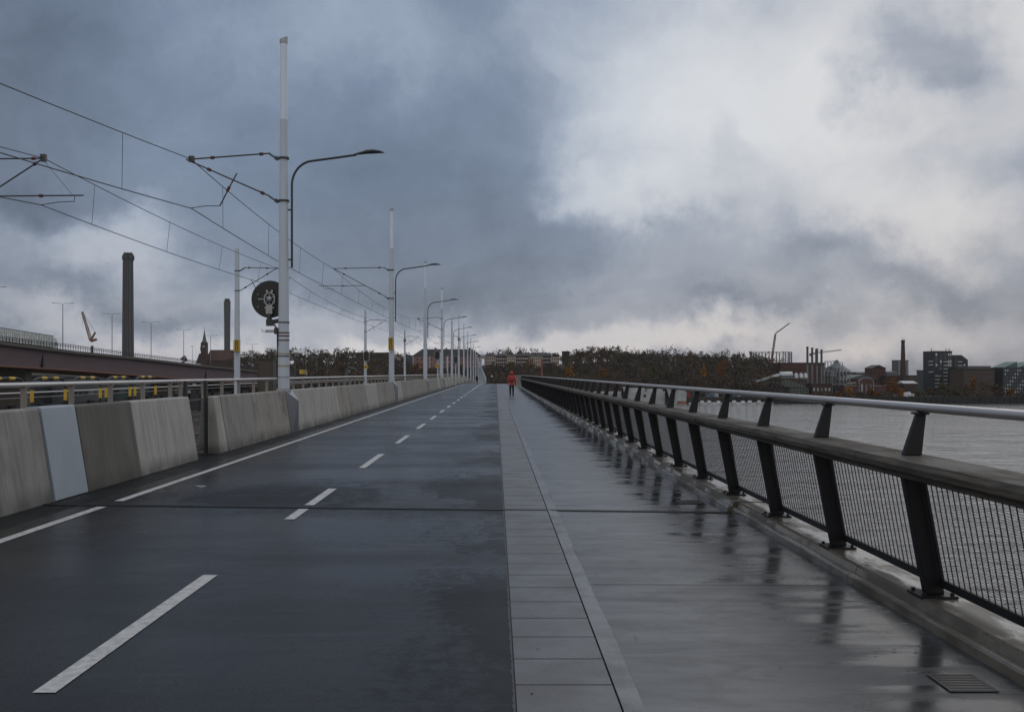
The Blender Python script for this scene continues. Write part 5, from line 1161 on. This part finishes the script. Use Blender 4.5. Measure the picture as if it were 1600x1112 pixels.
for px, py in ((1175, 597), (1190, 593), (1205, 589)): p = W(px, py, Y)-W(1205, 595, Y); b.bar(p, (p.x, p.y, BZ-wz(595, Y)), .5)
b.build('trestle', M_STRUCT, t)
# small boats and sheds along the quay
boat = thing('small_boat', 'small pale boat moored along the far quay', 'boat', (0, 640, -18.3), group='small boats by the far quay')
MB().hexa([(-3, 0, -.2), (3, 0, -.2), (3, 1.6, -.2), (-3, 1.6, -.2), (-3.4, -.3, 1.0), (4.2, .8, 1.2), (4.2, .9, 1.2), (-3.4, 2.0, 1.0)]).build('hull', M_BARGE, boat)
MB().hexa([(-1.6, .1, 1.05), (1.2, .1, 1.05), (1.2, 1.5, 1.05), (-1.6, 1.5, 1.05), (-1.3, .3, 2.3), (.7, .3, 2.3), (.7, 1.3, 2.3), (-1.3, 1.3, 2.3)]).build('cabin', M_SILV, boat)
for k, px in enumerate((1086, 1098, 1109, 1121, 1133, 1148, 1160, 1172, 1187, 1199)):
    q = boat if k == 0 else copy_tree(boat); Yq = 638+(k*37 % 11); q.location = (wx(px, Yq), Yq, -18.3); q.rotation_euler = (0, 0, (k*1.3) % .7-.3+(pi if k % 3 == 0 else 0))
# quay
o = MB().box(150, 700, 653, 655, -20, -13.6).build('quay_wall', M_QUAY); tag(o, 'dark quay wall along the far right shore', 'quay wall'); 
t = thing('quay_fender_row', 'row of dark fender piles along the far quay wall', 'fender piles', (150, 652.4, -18.3)); b = MB()
for k in range(90): b.box(k*4-.3, k*4+.3, 0, .6, -1, 4.4)
b.build('fender_piles', M_STRUCT, t)
Y = 640; x = wx(846.5, Y); t = thing('orange_mast', 'thin orange mast rising in front of the hill houses', 'mast', (x, Y, -18)); MB().tube([(0, 0, 0), (0, 0, wz(561, Y)+18)], .55, 8).build('pole', M_MAST, t)
Y = 400; t = thing('globe_lamp', 'small white globe lamp beyond the crest', 'street lamp', (wx(768.5, Y), Y, wz(600, Y))); MB().sphere((0, 0, wz(588, Y)-wz(600, Y)), .5, 10, 8).build('globe', M_TRIMW, t); MB().tube([(0, 0, 0), (0, 0, wz(589.5, Y)-wz(600, Y))], .1, 6).build('pole', M_STRUCT, t)

# ------------------------------------------------------------------ vegetation
rng = np.random.default_rng(5)
class Leaves:
    def __init__(s): s.V = []; s.T = []
    def crown(s, c, rx, rz_, n, size, tint, shape='round', gap=0.0):
        # clump centres, then leaves around the clumps
        nc = max(4, int(n/14)); u = rng.normal(size=(nc, 3)); u /= np.linalg.norm(u, axis=1)[:, None]; rr = rng.uniform(.35, 1.0, nc)**.6; cc = u*rr[:, None]
        idx = rng.integers(0, nc, n); p = cc[idx]+rng.normal(size=(n, 3))*.15
        if shape == 'cone': k = np.clip(1-(p[:, 2]+1)/2, .08, 1); p[:, 0] *= k*1.2; p[:, 1] *= k*1.2
        p = p*np.array([rx, rx, rz_])+np.array(c); a = rng.normal(size=(n, 3)); a /= np.linalg.norm(a, axis=1)[:, None]; b = np.cross(a, rng.normal(size=(n, 3))); b /= np.linalg.norm(b, axis=1)[:, None]
        sz = size*rng.uniform(.6, 1.3, n)[:, None]; q = np.stack([p-a*sz-b*sz*.2, p+b*sz*.8, p+a*sz+b*sz*.2, p-b*sz*.7], 1); s.V.append(q.reshape(-1, 3)); s.T.append(np.repeat(np.clip(tint+rng.normal(size=n)*.02, 0, 1), 4))
    def build(s, name, m, parent=None, loc=(0, 0, 0)):
        V = np.concatenate(s.V).astype(np.float32); n = len(V)//4; me = bpy.data.meshes.new(name); me.vertices.add(len(V)); me.vertices.foreach_set('co', V.ravel()); me.loops.add(n*4); me.loops.foreach_set('vertex_index', np.arange(n*4, dtype=np.int32))
        me.polygons.add(n); me.polygons.foreach_set('loop_start', np.arange(0, n*4, 4, dtype=np.int32)); me.polygons.foreach_set('loop_total', np.full(n, 4, dtype=np.int32)); me.update(calc_edges=True)
        at = me.attributes.new('tint', 'FLOAT', 'POINT'); at.data.foreach_set('value', np.concatenate(s.T).astype(np.float32)); me.materials.append(m)
        o = bpy.data.objects.new(name, me); COL.objects.link(o); o.parent = parent; o.location = loc; return o
def trunk_geo(b, base, h, r, limbs=5, spread=.35, twig=0):
    x, y, z = base; lean = random.uniform(-.04, .04)*h; b.tube([(x, y, z-1), (x+lean*.4, y, z+h*.4), (x+lean, y, z+h*.85)], [r, r*.7, r*.2], 5, False)
    for k in range(limbs):
        s = random.uniform(.3, .75); a = random.uniform(0, 2*pi); L = h*spread*random.uniform(.6, 1.1); p = Vector((x+lean*s, y, z+h*s*.9)); q = p+Vector((cos(a)*L, sin(a)*L*.6, L*random.uniform(.5, 1.0))); b.tube([p, p.lerp(q, .5)+Vector((0, 0, L*.1)), q], [r*.35, r*.25, r*.08], 4, False)
        for j in range(twig): e = q+Vector((random.uniform(-1, 1), random.uniform(-1, 1)*.5, random.uniform(.2, 1.2)))*L*.45; b.tube([p.lerp(q, random.uniform(.5, 1)), e], [r*.10, r*.04], 3, False)
# woodland on hill as one mass
lv = Leaves(); tb = MB(); cnt = 0
random.seed(11)
for row in range(17):
    Y = 676+row*12.5
    for i in range(57):
        px = 372+i*15.2+random.uniform(-6, 6); X = wx(px, Y)
        if px > 1222 or px < 350: continue
        gz = hill(X, Y); hgt = random.uniform(9, 16)
        if 640 < px < 756 and 780 < Y < 835: continue
        if 752 < px < 880 and 795 < Y < 850: continue
        if 556 < px < 606 and Y > 840: continue
        if 970 < px < 1022 and Y > 850: continue
        tint = min(.97, max(0, random.gauss(.50, .27)))
        if random.random() < .03: tint = .98
        if 636 < px < 760: hgt = min(hgt, (wz(573, Y)-gz)*1.02)
        if 752 < px < 880 and Y < 860: hgt = min(hgt, (wz(569+4*sin(px*.21), Y)-gz)*1.02)
        if hgt < 3: continue
        lv.crown((X, Y, gz+hgt*.56), hgt*.42, hgt*.42, 230 if Y < 800 else 150, .55, tint); trunk_geo(tb, (X, Y, gz), hgt, .28, 3, .3); cnt += 1
wd = lv.build('woodland', M_WOODS); wd['kind'] = 'stuff'; wd['label'] = 'brown autumn woodland covering the far hill'; wd['category'] = 'woodland'
o = tb.build('woodland_trunks', M_BARK); o['kind'] = 'stuff'; o['label'] = 'dark trunks and limbs among the far woodland'; o['category'] = 'woodland trunks'
# shoreline scrub in front of wood and right quay
lv = Leaves()
for i in range(330):
    px = random.uniform(1078, 1640) if i > 90 else random.uniform(700, 1080); Y = random.uniform(657, 672) if px > 1078 else random.uniform(664, 676); X = wx(px, Y); h = random.uniform(1.2, 3.6); lv.crown((X, Y, BZ+h*.6), h*.9, h*.8, 26, .5, random.gauss(.5, .25))
o = lv.build('shore_scrub', M_WOODS); o['kind'] = 'stuff'; o['label'] = 'low dark scrub along the far shore'; o['category'] = 'scrub'
def tree(px, pyt, pyb, Y, m, label, name='deciduous_tree', wide=.34, n=420, size=.55, shape='round', bare=False, group=None):
    X = wx(px, Y); z0 = wz(pyb, Y); h = wz(pyt, Y)-z0; t = thing(name, label, 'tree', (X, Y, z0), group=group); b = MB(); trunk_geo(b, (0, 0, 0), h, h*.022, 7 if not bare else 14, .33, 5 if bare else 1); b.build('trunk', M_BARK, t)
    l = Leaves(); l.crown((0, 0, h*.58), h*wide, h*.42, n if not bare else n//3, size, .5, shape); l.build('crown', m, t); return t
for a in ((1099.5, 567, 590, 672, M_YELLOW, 'bright yellow conical tree before the dark woods', 'yellow_tree', .26, 420, .5, 'cone'), (1128, 564, 592, 700, M_ORANGE, 'rusty orange round tree right of the yellow one', 'orange_tree'), (1020, 572, 596, 676, M_OLIVE, 'pale olive tree in front of the woods below ridge building', 'olive_tree'),
          (890, 574, 592, 672, M_YELLOW, 'small yellow tree low on the hill right of the mast', 'yellow_tree'), (942, 576, 592, 672, M_ORANGE, 'small orange tree left of the barge', 'orange_tree'), (798, 564, 580, 790, M_YELLOW, 'yellow tree before the hill houses', 'yellow_tree'), (829, 562, 582, 790, M_ORANGE, 'orange tree before the long cream house', 'orange_tree'),
          (651, 566, 588, 770, M_ORANGE, 'orange brown tree under the pink block corner', 'orange_tree'), (720, 569, 590, 770, M_OLIVE, 'olive tree under the pink block', 'olive_tree'),
          (1393, 588, 618, 668, M_ORANGE, 'large rusty tree left of the brick chimney', 'orange_tree', .36, 700, .5), (1407, 606, 622, 662, M_YELLOW, 'small yellow tree beside the pale rubble heap', 'yellow_tree', .34), (1326, 604, 620, 662, M_YELLOW, 'yellow tree at left corner of the low brick hall', 'yellow_tree', .3),
          (1361, 607, 621, 662, M_ORANGE, 'orange tree before the low brick hall gable', 'orange_tree', .4), (1371, 611, 622, 660, M_ORANGE, 'low orange bush right of the brick gable', 'orange_bush', .5), (1309, 612, 622, 660, M_ORANGE, 'low orange bush below the pipework', 'orange_bush', .5),
          (1476, 596, 620, 662, M_OLIVE, 'green tree in front of the dark tower', 'olive_tree', .36, 600), (1520, 586, 617, 672, M_ORANGE, 'tall narrow orange tree before the brown block', 'orange_tree', .18, 420), (1540, 592, 618, 670, M_BROWNLEAF, 'bare brown tree before the brown block', 'brown_tree', .36, 500, .5, 'round', True),
          (1508, 600, 619, 668, M_BROWNLEAF, 'low brown tree between tower and brown block', 'brown_tree', .5), (1579, 608, 620, 662, M_ORANGE, 'orange bush below the green roofed apartments', 'orange_bush', .45), (1556, 600, 620, 664, M_BROWNLEAF, 'brown tree right of the brown block', 'brown_tree', .4), (1453, 606, 620, 664, M_BROWNLEAF, 'brown tree below the narrow grey house', 'brown_tree', .45),
          (1438, 610, 622, 662, M_OLIVE, 'olive bush right of the rubble heap', 'olive_bush', .5), (1345, 612, 622, 660, M_BROWNLEAF, 'brown bush below the brick gable', 'brown_bush', .6), (1496, 608, 621, 661, M_OLIVE, 'low olive tree by the quay under tower', 'olive_tree', .5),
          (276, 0, 0, 0, None, '')):
    if a[3]: tree(*a)
# crowns standing out on the skyline
sky_trees = [(386, 557, 578, True), (403, 552, 578, False), (424, 549, 578, False), (433, 552, 578, True), (467, 548, 575, True), (499, 551, 576, False), (511, 552, 576, True), (530, 551, 575, False), (580, 546.5, 570, True), (625, 553, 575, True),
             (759, 549, 570, True), (778, 545.5, 568, True), (795, 544.5, 566, True), (812, 548.5, 568, False), (905, 549, 570, False), (918, 546, 568, False), (931, 544.5, 568, True), (944, 544, 568, False), (958, 545, 570, False), (1030, 549.5, 572, True), (1043, 551, 572, True), (1063, 554, 574, False), (1080, 553, 574, False), (1103, 556, 575, False), (1119, 556.5, 576, False), (1140, 557, 578, True), (1163, 559, 580, True), (1177, 560, 582, False), (1190, 562, 585, True), (1205, 566, 596, True), (1214, 572, 600, True)]
for i, (px, yt, yb, bare) in enumerate(sky_trees):
    tree(px, yt, yb, 845 if px < 1190 else 760, M_BROWNLEAF if i % 3 else M_OLIVE, ('bare thin crowned tree' if bare else 'full dark crowned tree')+' on the hill skyline', 'skyline_tree', .42, 420 if not bare else 330, .75 if not bare else .5, 'round', bare, 'trees on the hill skyline')
tree(287, 556, 568, 560, M_BROWNLEAF, 'small tree above the girder bridge railing left of church', 'small_tree', .4, 160, .5)

# ------------------------------------------------------------------ damp air
def haze():
    x0, x1, y0, y1, z0, z1 = -2600, 2600, -60, 2300, -21.5, 175
    o = MB().box(x0, x1, y0, y1, z0, z1).build('haze', None or bpy.data.materials.new('damp_air')); m = o.data.materials[0]; m.use_nodes = True; t = NT(m.node_tree)
    for n in list(m.node_tree.nodes): m.node_tree.nodes.remove(n)
    out = t.n('ShaderNodeOutputMaterial'); v = t.n('ShaderNodeVolumePrincipled'); v.inputs['Color'].default_value = (.86, .90, .96, 1); v.inputs['Density'].default_value = .000035
    t.l(v.outputs[0], out.inputs['Volume']); o['kind'] = 'stuff'; o['label'] = 'thin damp air over the water'
    SC.cycles.volume_bounces = 0
haze()

# small fallen leaves and grit on the wet deck
def litter():
    b = MB(); random.seed(3)
    for i in range(150):
        y = 3.5+random.random()**1.6*24; x = random.choice((random.uniform(.15, 2.7), random.uniform(-5.4, .1), random.uniform(2.1, 2.75))); r = random.uniform(.006, .016); a = random.uniform(0, pi)
        b.poly([(x+r*cos(a+k*1.25)*(1 if k % 2 else .6), y+r*sin(a+k*1.25), .009+.004*(k % 2)) for k in range(5)])
    o = b.build('fallen_leaves', mat('wet_leaf', (.055, .032, .016), .5, var=.4, scale=9)); o['kind'] = 'stuff'; o['label'] = 'small dark leaves and grit on the wet deck'
litter()
